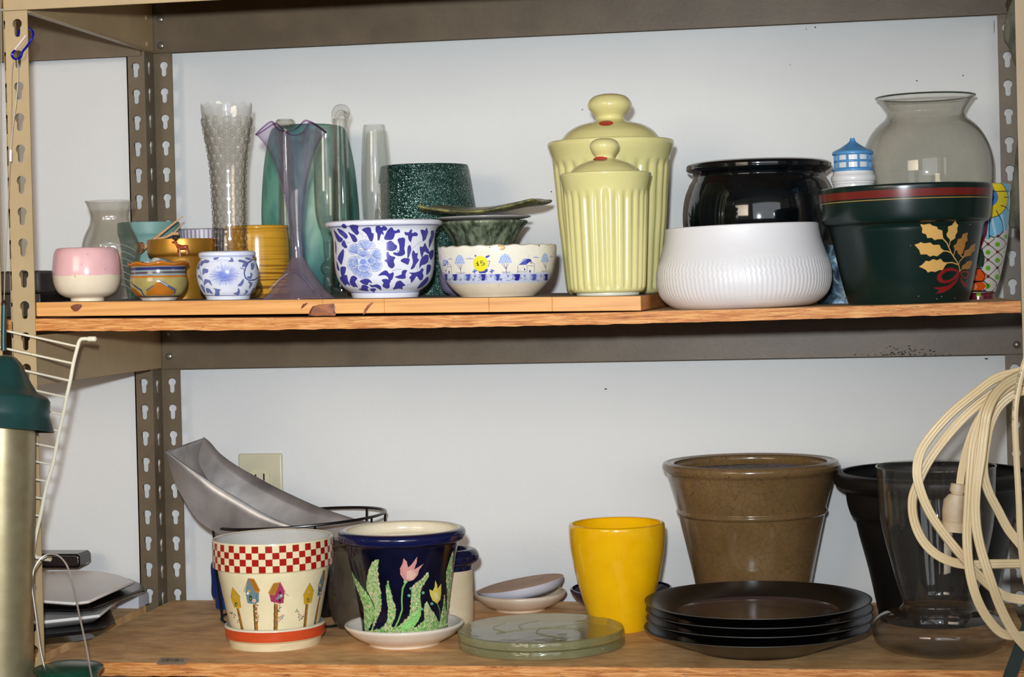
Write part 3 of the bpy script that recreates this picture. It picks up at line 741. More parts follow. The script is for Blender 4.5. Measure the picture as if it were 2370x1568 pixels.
# --- amber cylinder
L = Lathe(596, 600, 0.275, z_pine, 688)
P = Painted(L, [(72, 524), (73, 527), (73, 530), (71, 533), (72, 537), (74, 560), (74, 640), (71, 688)], base=C(206, 146, 40))
rn = np.random.RandomState(4)
def amber(S, T, c):
    g = np.zeros_like(S)
    for k in range(14):
        f = rn.uniform(0.25, 1.1); g += np.sin(T*f+rn.uniform(0, 6)+0.9*np.sin(S*0.02*rn.uniform(0.5, 1.5)+k))
    g = g/6; dk = np.clip((g-0.02)*3.2, 0, 1)*np.clip((T-590)/60+0.35, 0.25, 1)
    a = np.array(C(214, 158, 48)[:3]); b_ = np.array(C(120, 66, 20)[:3]); return a*(1-dk[..., None]*0.85)+b_*dk[..., None]*0.85
P.tint(amber)
tag(P.build('amber_pot', m_pv, wall=5, ibot=660, icol=C(190, 130, 40)), 'amber yellow cylinder pot with wood grain streaks between the cut glass and lilac vases', 'pot')

# --- big mottled teal vase
L = Lathe(718, 500, 0.385, z_pine, 684)
P = Painted(L, [(62, 292), (72, 294), (84, 300), (94, 330), (103, 380), (109, 440), (112, 500), (110, 560), (102, 610), (84, 655), (66, 684)], step=1.6, srow=1.6)
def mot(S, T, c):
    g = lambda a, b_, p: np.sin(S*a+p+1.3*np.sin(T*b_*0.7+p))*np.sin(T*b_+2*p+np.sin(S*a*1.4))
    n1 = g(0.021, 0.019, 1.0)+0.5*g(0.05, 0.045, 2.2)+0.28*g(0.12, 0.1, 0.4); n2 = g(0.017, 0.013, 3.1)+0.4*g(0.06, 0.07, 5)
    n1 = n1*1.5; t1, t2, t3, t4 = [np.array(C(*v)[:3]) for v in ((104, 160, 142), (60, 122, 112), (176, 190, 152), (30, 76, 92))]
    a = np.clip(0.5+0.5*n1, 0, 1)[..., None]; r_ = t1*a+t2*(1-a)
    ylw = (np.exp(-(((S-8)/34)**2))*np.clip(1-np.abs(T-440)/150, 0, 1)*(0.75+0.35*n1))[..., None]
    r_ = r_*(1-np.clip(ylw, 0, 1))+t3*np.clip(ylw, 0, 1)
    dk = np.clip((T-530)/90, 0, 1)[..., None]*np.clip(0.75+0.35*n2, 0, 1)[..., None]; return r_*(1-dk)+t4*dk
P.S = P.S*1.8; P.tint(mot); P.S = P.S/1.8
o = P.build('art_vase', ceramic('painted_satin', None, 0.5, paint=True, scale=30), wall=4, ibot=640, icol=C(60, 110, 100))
tag(o, 'large oval vase mottled teal, green and dark blue behind the clear vases', 'vase')

# --- clear bottle vase behind the lilac one
L = Lathe(664, 450, 0.30, z_pine, 688); r = L.root('bottle_vase')
tag(r, 'slender clear bottle vase with thick round lip, directly behind the lilac trumpet vase', 'vase')
L.build('body', g_clear, [(18, 277), (22, 281), (24, 287), (20, 293), (13, 297), (12, 304), (14, 340), (17, 400), (20, 470), (22, 540), (23, 600), (22, 625), (17, 640), (10, 648), (8, 655), (8, 662), (20, 678), (27, 688)], r, wall=3, ibot=634)

# --- footed flute vase
L = Lathe(757, 450, 0.285, z_pine, 690); r = L.root('flute_vase')
tag(r, 'clear footed flute vase with a glass ball stem, beside the blue and white planter', 'vase')
g_grey = glass('grey_glass', (0.95, 0.955, 0.94), (0.66, 0.68, 0.66), 0.03, haze=0.05)
L.build('bowl', g_grey, [(24, 292), (26, 310), (29, 380), (30, 440), (28, 490), (23, 520), (15, 542), (12, 560)], r, wall=2.5, ibot=530)
L.build('stem', g_clear, [(12, 560), (11, 580), (10, 600), (12, 606), (18, 614), (19, 623), (15, 632), (10, 637), (13, 642), (14, 655), (13, 664)], r)
L.build('foot', g_clear, [(13, 664), (24, 670), (36, 680), (38, 687), (37, 690)], r)

# --- twisted bud vase
L = Lathe(789, 400, 0.235, z_pine, 690); r = L.root('bud_vase')
tag(r, 'tall clear bud vase with a curled lip rising behind the blue and white planter', 'vase')
L.build('body', g_thin, [(16, 276), (17, 290), (17.5, 320), (18.5, 370), (20, 430), (22, 500), (25, 560), (28, 620), (30, 670), (30, 690)], r, wall=3, ibot=660, rmod=lambda a, z: 1+0.06*cos(6*a), nt=48)
mb = MB(); V = [np.array(at(x, y, Yq))-np.array(L.loc) for x, y, Yq in ((771, 284, 0.225), (772, 270, 0.225), (775, 258, 0.23), (784, 250, 0.235), (796, 250, 0.24), (803, 258, 0.24), (802, 268, 0.235), (796, 262, 0.228), (786, 266, 0.224), (780, 275, 0.222))]
mb.tube([tuple(v) for v in crom(V, 5)], [float(x) for x in np.interp(np.linspace(0, 1, 46), [0, 0.3, 0.6, 1], [0.0018, 0.0045, 0.004, 0.0012])], 12)
mb.obj('curled_lip', g_clear, r)
mb = MB(); V = [np.array(at(x, y, 0.228))-np.array(L.loc) for x, y in ((803, 262), (802, 280), (799, 296))]
mb.tube([tuple(v) for v in crom(V, 4)], [0.003, 0.0028, 0.0026, 0.0024, 0.002, 0.0016, 0.0012, 0.0008, 0.0006], 8); mb.obj('lip_drip', g_clear, r)

# --- clear tumbler vase
L = Lathe(869, 420, 0.235, z_pine, 690); r = L.root('cylinder_vase')
tag(r, 'clear glass vase with slim tapering sides standing before the glittery green pot', 'vase')
L.build('body', g_grey, [(24, 290), (25, 292), (27, 310), (31, 370), (33, 430), (32, 480), (29, 530), (26, 580), (27, 640), (29, 690)], r, wall=3, ibot=520)

# --- glitter pot, upside down
L = Lathe(983, 420, 0.352, z_pine, 686)
m, nt, b = newmat('green_glitter'); b.inputs['Roughness'].default_value = 0.35; b.inputs['Metallic'].default_value = 0.45
tc = nt.nodes.new('ShaderNodeTexCoord'); v = nt.nodes.new('ShaderNodeTexVoronoi'); v.inputs['Scale'].default_value = 1000
nt.links.new(tc.outputs['Object'], v.inputs['Vector'])
sx = nt.nodes.new('ShaderNodeSeparateColor'); nt.links.new(v.outputs['Color'], sx.inputs[0])
nt.links.new(ramp(nt, [(0.0, C(16, 44, 40)), (0.6, C(38, 74, 66)), (0.85, C(70, 108, 96)), (0.95, C(120, 150, 140)), (1.0, C(225, 240, 236))], sx.outputs[0]), b.inputs['Base Color'])
gm = nt.nodes.new('ShaderNodeNewGeometry'); vm = nt.nodes.new('ShaderNodeVectorMath'); vm.operation = 'SUBTRACT'; vm.inputs[1].default_value = (0.5, 0.5, 0.5)
nt.links.new(v.outputs['Color'], vm.inputs[0]); vs_ = nt.nodes.new('ShaderNodeVectorMath'); vs_.operation = 'SCALE'; vs_.inputs['Scale'].default_value = 0.9
nt.links.new(vm.outputs[0], vs_.inputs[0]); va = nt.nodes.new('ShaderNodeVectorMath'); va.operation = 'ADD'; nt.links.new(gm.outputs['Normal'], va.inputs[0]); nt.links.new(vs_.outputs[0], va.inputs[1])
vn = nt.nodes.new('ShaderNodeVectorMath'); vn.operation = 'NORMALIZE'; nt.links.new(va.outputs[0], vn.inputs[0]); nt.links.new(vn.outputs[0], b.inputs['Normal'])
P_ = L.prof([(99, 384), (101, 386), (117, 495), (126, 600), (131, 686)])
o = L.turn('glitter_pot', m, [(0.0, P_[0][1])]+P_+[(0.0, P_[-1][1])], None, 96)
tag(o, 'dark green glitter pot turned upside down behind the clear vases', 'pot')

# --- large blue and white planter
L = Lathe(890, 600, 0.10, z_pine, 693)
pr = [(131, 513), (134, 515), (135, 519), (133, 524), (127, 528), (121, 536), (118, 548), (116.5, 562), (116.5, 585), (115.5, 610), (112.5, 632), (107, 650), (97, 665), (86, 674), (80, 678), (79, 681), (77, 688), (75, 693)]
P = Painted(L, pr, base=C(232, 232, 240), step=0.9, srow=0.9)
q = crop(760, 500, 7.84); nb, mb_, lbw = C(44, 40, 138), C(78, 78, 178), C(132, 150, 214)
P.stroke(q((0, 205), (500, 185), (1100, 170), (2000, 160)), 1.5, C(110, 120, 180))
P.stroke(q((420, 1412), (1000, 1416), (1680, 1395)), 1.8, C(100, 110, 180))
def petal(cx, cy, rx, ry, rot, fan=10, col=lbw, base=(640, 830)):
    a = [k*2*pi/22 for k in range(22)]
    pts = [(cx+cos(t)*rx*(1+0.05*cos(5*t))*cos(rot)-sin(t)*ry*sin(rot), cy+cos(t)*rx*(1+0.05*cos(5*t))*sin(rot)+sin(t)*ry*cos(rot)) for t in a]
    P.fill(q(*pts), C(226, 230, 244)); ins = [(cx+(x-cx)*0.8, cy+(y-cy)*0.8) for x, y in pts]
    P.fill(q(*ins), C(164, 180, 228), 0.85)
    for k in range(fan):
        t = pts[(k*22//fan)]; 
        if (t[0]-cx)*(cx-base[0])+(t[1]-cy)*(cy-base[1]) > -rx*30: P.stroke(q((cx+(t[0]-cx)*0.92, cy+(t[1]-cy)*0.92), (cx+(base[0]-cx)*0.35, cy+(base[1]-cy)*0.35)), 0.9, C(96, 112, 190), 0.9)
    P.stroke(q(*(pts+[pts[0]])), 0.9, C(76, 84, 150))
for a_ in ((700, 520, 150, 80, 0.15), (480, 600, 110, 85, -0.6), (880, 700, 130, 100, 0.5), (460, 860, 100, 130, 0.3), (860, 900, 120, 110, -0.4), (660, 1060, 130, 90, 0.0), (520, 1000, 90, 70, 0.6)): petal(*a_, fan=16)
for a_ in ((640, 690, 110, 75, 0.0), (520, 830, 80, 85, 0.2), (780, 810, 90, 85, -0.2), (650, 940, 110, 80, 0.0)): petal(*a_, fan=14)
P.disc(*q((630, 825))[0], 11, C(206, 214, 240), 9); P.disc(*q((640, 835))[0], 8, C(140, 156, 220), 6.5); P.disc(*q((570, 810))[0], 3, C(230, 234, 246))
def leaf(pts, al=0.96):
    sp_ = [tuple(v) for v in crom(q(*pts), 4, True)]; P.fill(sp_, nb, al)
    cx0, cy0 = sum(p[0] for p in sp_)/len(sp_), sum(p[1] for p in sp_)/len(sp_)
    P.fill([(cx0+(x-cx0)*0.6+1, cy0+(y-cy0)*0.6-1) for x, y in sp_], C(66, 62, 168), 0.5)
for pts in (((110, 260), (160, 300), (220, 370), (280, 420), (260, 470), (210, 480), (160, 420)), ((180, 230), (260, 260), (330, 310), (370, 380), (330, 420), (270, 370), (210, 310)),
            ((255, 180), (290, 145), (330, 160), (355, 215), (310, 230), (270, 205)), ((370, 290), (430, 320), (490, 350), (540, 440), (510, 480), (460, 465), (420, 380)),
            ((400, 180), (470, 160), (560, 180), (550, 250), (570, 310), (530, 350), (480, 310), (430, 250)), ((620, 260), (640, 235), (700, 210), (770, 215), (790, 300), (830, 330), (810, 450), (760, 450), (700, 330)),
            ((870, 190), (930, 180), (960, 210), (1010, 180), (1070, 230), (1040, 270), (990, 270), (1010, 350), (960, 330), (930, 440), (895, 430), (890, 330), (860, 280)),
            ((1010, 420), (1050, 300), (1100, 230), (1150, 210), (1200, 270), (1270, 240), (1290, 300), (1210, 320), (1190, 380), (1160, 430), (1080, 440)),
            ((1370, 290), (1440, 300), (1480, 245), (1510, 260), (1500, 310), (1570, 295), (1610, 330), (1590, 370), (1520, 370), (1500, 430), (1480, 480), (1440, 420), (1430, 360), (1390, 350)),
            ((1655, 260), (1700, 250), (1740, 260), (1770, 215), (1790, 260), (1800, 300), (1770, 380), (1750, 430), (1700, 460), (1690, 380)),
            ((1850, 280), (1900, 260), (1915, 330), (1890, 430), (1850, 520), (1815, 580), (1815, 440), (1850, 360)),
            ((250, 510), (300, 440), (340, 520), (360, 570), (330, 590), (290, 570)), ((180, 770), (220, 680), (290, 600), (300, 700), (280, 800), (250, 890), (200, 820)),
            ((965, 460), (1010, 450), (1050, 480), (1130, 450), (1200, 510), (1240, 550), (1220, 610), (1160, 640), (1080, 630), (1010, 615), (1000, 560), (1040, 540), (980, 500)),
            ((1250, 420), (1370, 400), (1380, 500), (1370, 600), (1380, 690), (1290, 735), (1180, 700), (1180, 660), (1270, 660), (1280, 540)),
            ((1430, 560), (1470, 530), (1490, 600), (1470, 690), (1430, 780), (1420, 680)), ((1500, 700), (1530, 620), (1570, 680), (1615, 670), (1600, 760), (1630, 800), (1580, 880), (1540, 950), (1480, 965), (1520, 850)),
            ((1650, 560), (1700, 560), (1740, 490), (1780, 570), (1810, 620), (1810, 690), (1730, 650), (1700, 720), (1680, 760), (1650, 650)),
            ((1650, 820), (1720, 720), (1800, 710), (1800, 830), (1740, 880), (1680, 900), (1640, 960)), ((1820, 650), (1900, 620), (1890, 740), (1850, 800), (1815, 740)),
            ((1030, 680), (1080, 650), (1120, 720), (1210, 750), (1180, 820), (1200, 900), (1150, 955), (1090, 920), (1060, 850), (1010, 810), (1060, 770)),
            ((1300, 810), (1360, 765), (1420, 770), (1465, 790), (1440, 880), (1410, 880), (1330, 840)),
            ((905, 1090), (970, 1020), (1050, 990), (1110, 1050), (1170, 1020), (1180, 1080), (1150, 1170), (1100, 1180), (1070, 1110), (1010, 1080), (940, 1090)),
            ((1200, 1110), (1310, 1070), (1330, 1000), (1380, 980), (1420, 990), (1390, 1060), (1390, 1140), (1290, 1150)),
            ((1450, 1030), (1540, 1030), (1640, 1000), (1680, 950), (1715, 970), (1700, 1040), (1715, 1090), (1690, 1170), (1640, 1170), (1590, 1100), (1540, 1180), (1490, 1225), (1480, 1160), (1455, 1130), (1500, 1070)),
            ((1770, 920), (1800, 880), (1850, 900), (1840, 990), (1790, 1060), (1765, 1070)), ((1600, 1340), (1660, 1240), (1740, 1150), (1790, 1105), (1810, 1150), (1780, 1220), (1700, 1300)),
            ((970, 1170), (1050, 1150), (1130, 1190), (1110, 1240), (1110, 1310), (1060, 1340), (980, 1290), (1000, 1230)),
            ((1165, 1350), (1200, 1290), (1230, 1210), (1300, 1185), (1350, 1230), (1390, 1280), (1340, 1300), (1340, 1350), (1280, 1340), (1210, 1350)),
            ((580, 1190), (660, 1155), (750, 1160), (800, 1230), (740, 1220), (720, 1270), (640, 1250)), ((750, 1260), (820, 1270), (880, 1255), (950, 1290), (960, 1370), (910, 1340), (850, 1310), (790, 1310)),
            ((555, 1350), (600, 1330), (620, 1270), (680, 1270), (740, 1310), (720, 1340), (740, 1385), (640, 1380)), ((755, 1350), (830, 1330), (870, 1350), (840, 1400), (820, 1410)),
            ((230, 960), (260, 920), (330, 930), (330, 1000), (300, 1080), (250, 1090)), ((220, 1130), (280, 1080), (350, 1080), (370, 1180), (410, 1280), (350, 1250), (320, 1280), (260, 1210)),
            ((420, 1120), (470, 1085), (540, 1140), (500, 1210), (550, 1310), (500, 1300), (470, 1310), (400, 1230)), ((160, 820), (190, 900), (220, 1000), (170, 960)), ((130, 440), (160, 560), (150, 700), (130, 600))):
    leaf(pts)
for pts in (((560, 290), (620, 330), (640, 400)), ((690, 420), (700, 360)), ((1480, 640), (1560, 540), (1680, 460)), ((1490, 480), (1490, 640), (1450, 750)), ((1590, 900), (1605, 1000)), ((1610, 1110), (1660, 1210)), ((1400, 1280), (1500, 1240), (1570, 1190)), ((1150, 1000), (1230, 970), (1330, 970)), ((340, 490), (410, 480)), ((545, 1180), (560, 1270), (600, 1300)), ((1800, 860), (1860, 800))):
    P.stroke(q(*pts), 0.9, C(80, 86, 140), 0.8)
tag(P.build('planter', m_pv, wall=6, ibot=680, icol=C(226, 228, 234)), 'large white planter painted with dark blue leaves and one pale blue peony', 'planter')

# --- lilac trumpet vase
g_lil = glass('lilac_glass', (0.955, 0.94, 0.968), (0.66, 0.56, 0.71), 0.03, p=1.6, haze=0.03, hazecol=C(206, 196, 220))
L = Lathe(689, 600, 0.06, z_pine, 697); r = L.root('trumpet_vase')
tag(r, 'lilac glass trumpet vase with a lobed mouth and broad cone foot at the board edge', 'vase')
vs = []; fs = []; pr = [(72, 296), (66, 306), (58, 325), (48, 355), (38, 395), (28, 440), (20, 490), (15, 540), (14, 575), (15, 598)]
pts = crom(pr, 4); nt_ = 96
for wl in (0, 1):
    for j, (rr, y) in enumerate(pts):
        for i in range(nt_):
            a = 2*pi*i/nt_; up_ = max(0.0, min(1.0, (430-y)/150.0))
            lob = 1+up_*(0.20*cos(4*(a-L.ang)+0.9)); q2 = (rr-wl*2.6)*lob*L.k
            sh = -0.022*(600-y)*L.k*1.2
            z = L.z(y)-L.zb+up_**3*0.011*cos(4*(a-L.ang)+0.9+pi*0)*(-0.9)
            if y < 300: z += 0.004*sin(a-L.ang)*0
            vs.append((q2*sin(a)+sh, -q2*cos(a)*0.62, z))
M = len(pts)
for wl in (0, 1):
    for j in range(M-1):
        for i in range(nt_):
            k = (i+1) % nt_; f = (wl*M*nt_+j*nt_+i, wl*M*nt_+j*nt_+k, wl*M*nt_+(j+1)*nt_+k, wl*M*nt_+(j+1)*nt_+i); fs.append(f if wl == 0 else f[::-1])
fs += [(i, M*nt_+i, M*nt_+(i+1) % nt_, (i+1) % nt_) for i in range(nt_)]
mesh_obj('trumpet', vs, fs, g_lil, r, smooth=60)
mb = MB(); mb.tube([tuple(np.array(vs[i])*0.5+np.array(vs[M*nt_+i])*0.5) for i in range(nt_)], 0.0011, 8, close=True); mb.obj('rolled_rim', glass('lilac_rim', (0.70, 0.58, 0.74), (0.42, 0.28, 0.48), 0.05), r)
for a_i in (12, 36, 60, 84):
    i0 = int((L.ang/(2*pi)*96+a_i)) % 96; mb = MB(); mb.tube([vs[j*96+i0] for j in range(4, M)], [0.0008]*(M-4), 8); mb.obj('fold', g_lil, r)
g_foot = glass('plum_glass', (0.90, 0.85, 0.88), (0.66, 0.56, 0.64), 0.08, p=1.5, haze=0.20, hazecol=C(178, 156, 166))
L.build('foot', g_foot, [(14, 596), (18, 604), (27, 620), (42, 645), (60, 672), (78, 690), (84, 696), (82, 697)], r, rmod=lambda a, z: 1+0.035*cos(5*(a-L.ang)), nt=80)
mb = MB(); mb.tube([tuple(p) for p in crom([(-0.028, -0.030, 0.012), (-0.014, -0.024, 0.026), (0, -0.020, 0.034), (0.014, -0.024, 0.026), (0.028, -0.030, 0.010)], 6)], 0.0022, 8); mb.obj('foot_ridge', g_lil, r)

# --- lavender rounded bowl under the green one
L = Lathe(1118, 650, 0.235, z_pine, 686)
ob = L.build('nested_bowl', ceramic('lavender_glaze', C(170, 164, 190), 0.3, C(150, 144, 172), 30), [(96, 604), (98, 608), (101, 630), (101, 650), (94, 672), (80, 682), (74, 686)], wall=6, n=3, ibot=664)
tag(ob, 'pale lavender bowl with rounded base showing beside the village scene bowl', 'bowl')
# --- green ribbed pedestal bowl, standing in the lavender bowl
L = Lathe(1120, 560, 0.235, L.z(664), 664)
m_olive = ceramic('olive_drip_glaze', C(128, 136, 112), 0.22, C(52, 62, 46), 30, stretch=(3.4, 3.4, 0.3), lo=0.40, hi=0.62)
o = L.build('pedestal_bowl', m_olive, [(100, 513), (101, 518), (96, 523), (90, 530), (80, 545), (72, 562), (64, 575), (48, 590), (36, 604), (44, 640), (56, 664)], wall=6, ibot=556, n=3, rmod=lambda a, z: 1+0.014*cos(22*a), nt=132)
tag(o, 'olive green fluted pedestal bowl with a pale rim under the wavy square plate', 'bowl')
# --- white plate on top of it
L = Lathe(1120, 510, 0.235, L.z(513)+0.0004, 513)
o = L.build('saucer', ceramic('grey_white_glaze', C(196, 190, 184), 0.35), [(108, 503), (109, 505), (100, 508), (70, 512), (56, 513)], wall=3, ibot=509, n=2)
tag(o, 'thin pale plate between the olive bowl and the wavy square plate', 'plate')
# --- wavy square plate
PZ = L.z(503)+0.0008
q = crop(740, 340, 4.127); cxp = L.X
mid = [(912, 622), (960, 640), (1100, 662), (1250, 680), (1400, 690), (1550, 680), (1700, 655), (1850, 618), (1960, 585), (2048, 562)]
back = [(1130, 622), (1250, 640), (1400, 655), (1550, 655), (1700, 640), (1850, 606), (2000, 580), (2100, 560), (2170, 585), (2240, 575)]
nx, ny = len(mid), 7; V = []; YA, YBK = 0.150, 0.275
A_ = [np.array(at(*q(p)[0], YA)) for p in mid]; B_ = [np.array(at(*q(p)[0], YBK)) for p in back]
for j in range(ny):
    t = j/(ny-1)
    for i in range(nx):
        p = A_[i]*(1-t)+B_[i]*t; p[2] += -0.004*sin(pi*t); V.append(p)
lowest = min(p[2] for p in V if abs(p[0]-cxp) < 0.05); V = [p+np.array((0, 0, PZ+0.0026-lowest+0.0)) for p in V]
V = [tuple(p-np.array((cxp, 0.235, PZ))) for p in V]
F = [(j*nx+i, j*nx+i+1, (j+1)*nx+i+1, (j+1)*nx+i) for j in range(ny-1) for i in range(nx-1)]
m_moss = ceramic('moss_glaze', C(142, 136, 80), 0.4, C(66, 70, 46), 90, lo=0.38, hi=0.6)
o = mesh_obj('square_plate', V, F, m_moss, None, (cxp, 0.235, PZ), smooth=60)
s_ = o.modifiers.new('solid', 'SOLIDIFY'); s_.thickness = 0.0056; s_.offset = 0.0; sb = o.modifiers.new('sub', 'SUBSURF'); sb.levels = 2; sb.render_levels = 2
tag(o, 'moss green wavy square plate with upturned corner lying on top of the stacked bowls', 'plate')

# --- village scene bowl
L = Lathe(1152, 620, 0.085, z_pine, 690)
P = Painted(L, [(134.5, 570), (137, 573), (137, 585), (135, 603), (131, 622), (126, 638), (120, 650), (110, 664), (98, 677), (88, 686), (84, 690)], base=C(240, 232, 214), step=0.8, srow=0.8)
q = crop(1010, 560, 8.172)
P.fill([(a, b_) for a, b_ in P.conv(q((60, 605), (1200, 605), (2300, 570)))]+[(a, b_) for a, b_ in P.conv(q((2300, 810), (1200, 825), (60, 850)))], C(206, 212, 234), 0.9, raw=True)
nv, lbl = C(50, 52, 140), C(190, 204, 238)
def tree(x, y, w_, h, tr):
    P.fill(q((x-w_*0.5, y+h), (x-w_*0.42, y+h*0.66), (x-w_*0.4, y+h*0.45), (x-w_*0.22, y+h*0.12), (x, y), (x+w_*0.25, y+h*0.12), (x+w_*0.38, y+h*0.42), (x+w_*0.46, y+h*0.66), (x+w_*0.5, y+h)), lbl)
    for i, n_ in enumerate((1, 3, 4, 4, 5)):
        for j in range(n_):
            xx = x+(j-(n_-1)/2)*w_*0.9/5*(1.0+0.02*i); P.fill(q((xx-9, y+h*(0.08+0.19*i)+8), (xx+2, y+h*(0.08+0.19*i)-6), (xx+10, y+h*(0.08+0.19*i)), (xx+2, y+h*(0.08+0.19*i)+10)), nv)
    for dx in (-w_*0.25, -w_*0.08, w_*0.12, w_*0.25): P.stroke(q((x+dx, y+h+5), (x+dx*0.5+10, y+h+65), (x+20, y+h+110)), 1.0, nv)
    P.stroke(q((x+20, y+h+100), (x+25, y+tr)), 1.4, nv)
    for k in range(-3, 4): P.stroke(q((x+20+k*18, y+tr), (x+20+k*26, y+tr-28)), 1.0, nv)
tree(455, 240, 195, 180, 365); tree(1295, 225, 250, 180, 370); tree(2035, 210, 150, 180, 365)
def house(x0, x1, xr, yb, yt, roof):
    P.fill(q(*roof), C(86, 96, 180)); P.fill(q(*[(x*0.75+roof[0][0]*0.25, y) for x, y in roof[:4]]), lbl, 0.6)
    P.stroke(q((x0, yt), (x0, yb)), 1, nv); P.stroke(q((x1, yt), (x1, yb)), 1, nv); P.stroke(q((xr, yt), (xr, yb)), 1.2, nv); P.stroke(q((x1, yt), (xr, yt)), 0.9, nv)
house(140, 210, 300, 600, 470, ((130, 460), (140, 340), (220, 345), (245, 400), (205, 420), (190, 460))); P.stroke(q((245, 395), (295, 465)), 1, nv); P.disc(*q((255, 575))[0], 1.6, nv, 4)
P.disc(*q((232, 432))[0], 1, nv, 2); P.stroke(q((180, 330), (178, 270)), 1, C(150, 160, 200)); P.fill(q((145, 590), (200, 590), (200, 600), (145, 600)), nv); P.disc(*q((190, 545))[0], 1, nv, 2.5)
house(1530, 1700, 1835, 580, 455, ((1545, 435), (1600, 380), (1640, 320), (1760, 320), (1790, 370), (1720, 400), (1690, 435)))
P.stroke(q((1770, 370), (1845, 430)), 1.1, nv); P.fill(q((1700, 345), (1745, 320), (1790, 365), (1740, 380), (1710, 410), (1690, 400)), nv, 0.9); P.disc(*q((1775, 405))[0], 1.1, nv, 2.4)
P.fill(q((1735, 580), (1738, 545), (1755, 528), (1772, 545), (1775, 580)), C(90, 104, 180)); P.disc(*q((1655, 520))[0], 1.6, nv, 2.2); P.disc(*q((1565, 520))[0], 1.5, lbl, 1.8); P.stroke(q((1720, 305), (1740, 260), (1755, 235)), 1, C(180, 186, 210))
for k in range(8): P.stroke(q((1520+k*22, 580), (1530+k*22, 555)), 1.0, nv)
for x, y, s_ in ((280, 330, 40), (645, 325, 70), (1865, 300, 50), (2160, 288, 30)): P.stroke(q((x-s_, y), (x+s_, y-2)), 1.0, nv); P.fill(q((x-s_*0.8, y-5), (x, y-38), (x+s_*0.8, y-5)), lbl)
P.fill(q((730, 260), (755, 245), (775, 265), (745, 290)), C(96, 108, 180)); P.fill(q((930, 290), (960, 260), (1010, 250), (1015, 275), (950, 312)), C(70, 84, 170)); P.stroke(q((980, 365), (1015, 365), (990, 470)), 1.3, nv)
P.fill(q((800, 565), (980, 510), (975, 560), (930, 595), (830, 595)), C(70, 84, 170))
for x in (735, 1050): P.disc(*q((x, 555))[0], 5, lbl); P.stroke(q((x, 525), (x, 600)), 1.8, nv); P.stroke(q((x-35, 570), (x+40, 545)), 1.8, nv)
rn = random.Random(8)
for x, w_, c_ in ((190, 60, nv), (365, 80, nv), (610, 90, C(76, 96, 176)), (890, 90, nv), (1155, 80, C(66, 76, 168)), (1510, 120, C(44, 42, 140)), (1830, 90, C(84, 104, 186)), (2060, 70, nv), (2180, 40, nv)):
    P.fill(q((x-w_*0.5, 620), (x+w_*0.5, 610), (x+w_*0.45, 680), (x+w_*0.3, 745), (x-w_*0.35, 740), (x-w_*0.2, 680)), c_)
    for k in range(6): yy = 620+k*20; P.stroke(q((x-w_*rn.uniform(0.6, 0.9), yy), (x+w_*rn.uniform(0.5, 0.85), yy+4)), 1.0, c_)
for x in (470, 740, 1035, 1350, 1660, 1970, 260, 710, 1220): 
    y = rn.choice((650, 720)); 
    for k in (-1, 0, 1): P.stroke(q((x, y+25), (x+k*24, y-22)), 1.1, nv)
for k in range(26): x = rn.uniform(150, 2150); y = rn.uniform(630, 750); P.stroke(q((x, y), (x+rn.uniform(25, 60), y+2)), 0.9, nv, 0.8)
P.stroke(q((2235, 230), (2240, 300), (2190, 430)), 1.3, nv); P.stroke(q((2210, 210), (2225, 330)), 1, nv); P.fill(q((2210, 420), (2240, 300), (2250, 420), (2200, 700), (2150, 700)), C(90, 96, 120), 0.8)
P.disc(*q((1225, 110))[0], 9.5, C(206, 158, 98), 6.5); P.disc(*q((1225, 100))[0], 6, C(224, 188, 128), 3.5); P.disc(*q((1183, 838))[0], 2, C(196, 132, 78)); P.disc(*q((1013, 100))[0], 1.6, C(140, 84, 70)); P.disc(*q((1925, 68))[0], 1.8, C(120, 60, 60)); P.disc(*q((690, 930))[0], 1, C(140, 90, 70))
P.band(657, 692, C(238, 220, 190), 0.75); P.band(566, 571, C(214, 190, 160), 0.6)
r = L.root('village_bowl'); tag(r, 'chipped cream bowl printed with blue trees and cottages, carrying a yellow price dot', 'bowl')
scal = lambda th, z: 0.0006*np.cos(21*th)*np.clip((z-L.z(578))/0.003, 0, 1)
P.build('body', m_pv, r, wall=5, ibot=680, icol=C(228, 218, 200), dz=scal)
def sticker(u, v):
    x, y = u*17.6*8.17+842, v*17.8*8.17+415
    ink = [((765, 408), (800, 398)), ((765, 405), (805, 425)), ((805, 425), (770, 445)), ((770, 445), (815, 440)), ((790, 368), (798, 455)), ((848, 372), (898, 362)), ((850, 372), (848, 400)), ((848, 402), (900, 398)), ((900, 398), (930, 415)), ((930, 415), (910, 438)), ((910, 438), (862, 446))]
    d = 1e9
    for (x1, y1), (x2, y2) in ink:
        vx, vy = x2-x1, y2-y1; t = max(0, min(1, ((x-x1)*vx+(y-y1)*vy)/(vx*vx+vy*vy))); d = min(d, sqrt((x-x1-t*vx)**2+(y-y1-t*vy)**2))
    return C(60, 60, 30) if d < 6 else C(240, 224, 40)
P.patch('price_sticker', m_pm, *q((842, 415))[0], 17.6, 17.8, r, colors=sticker, nr=30, na=110, lift=0.0007)

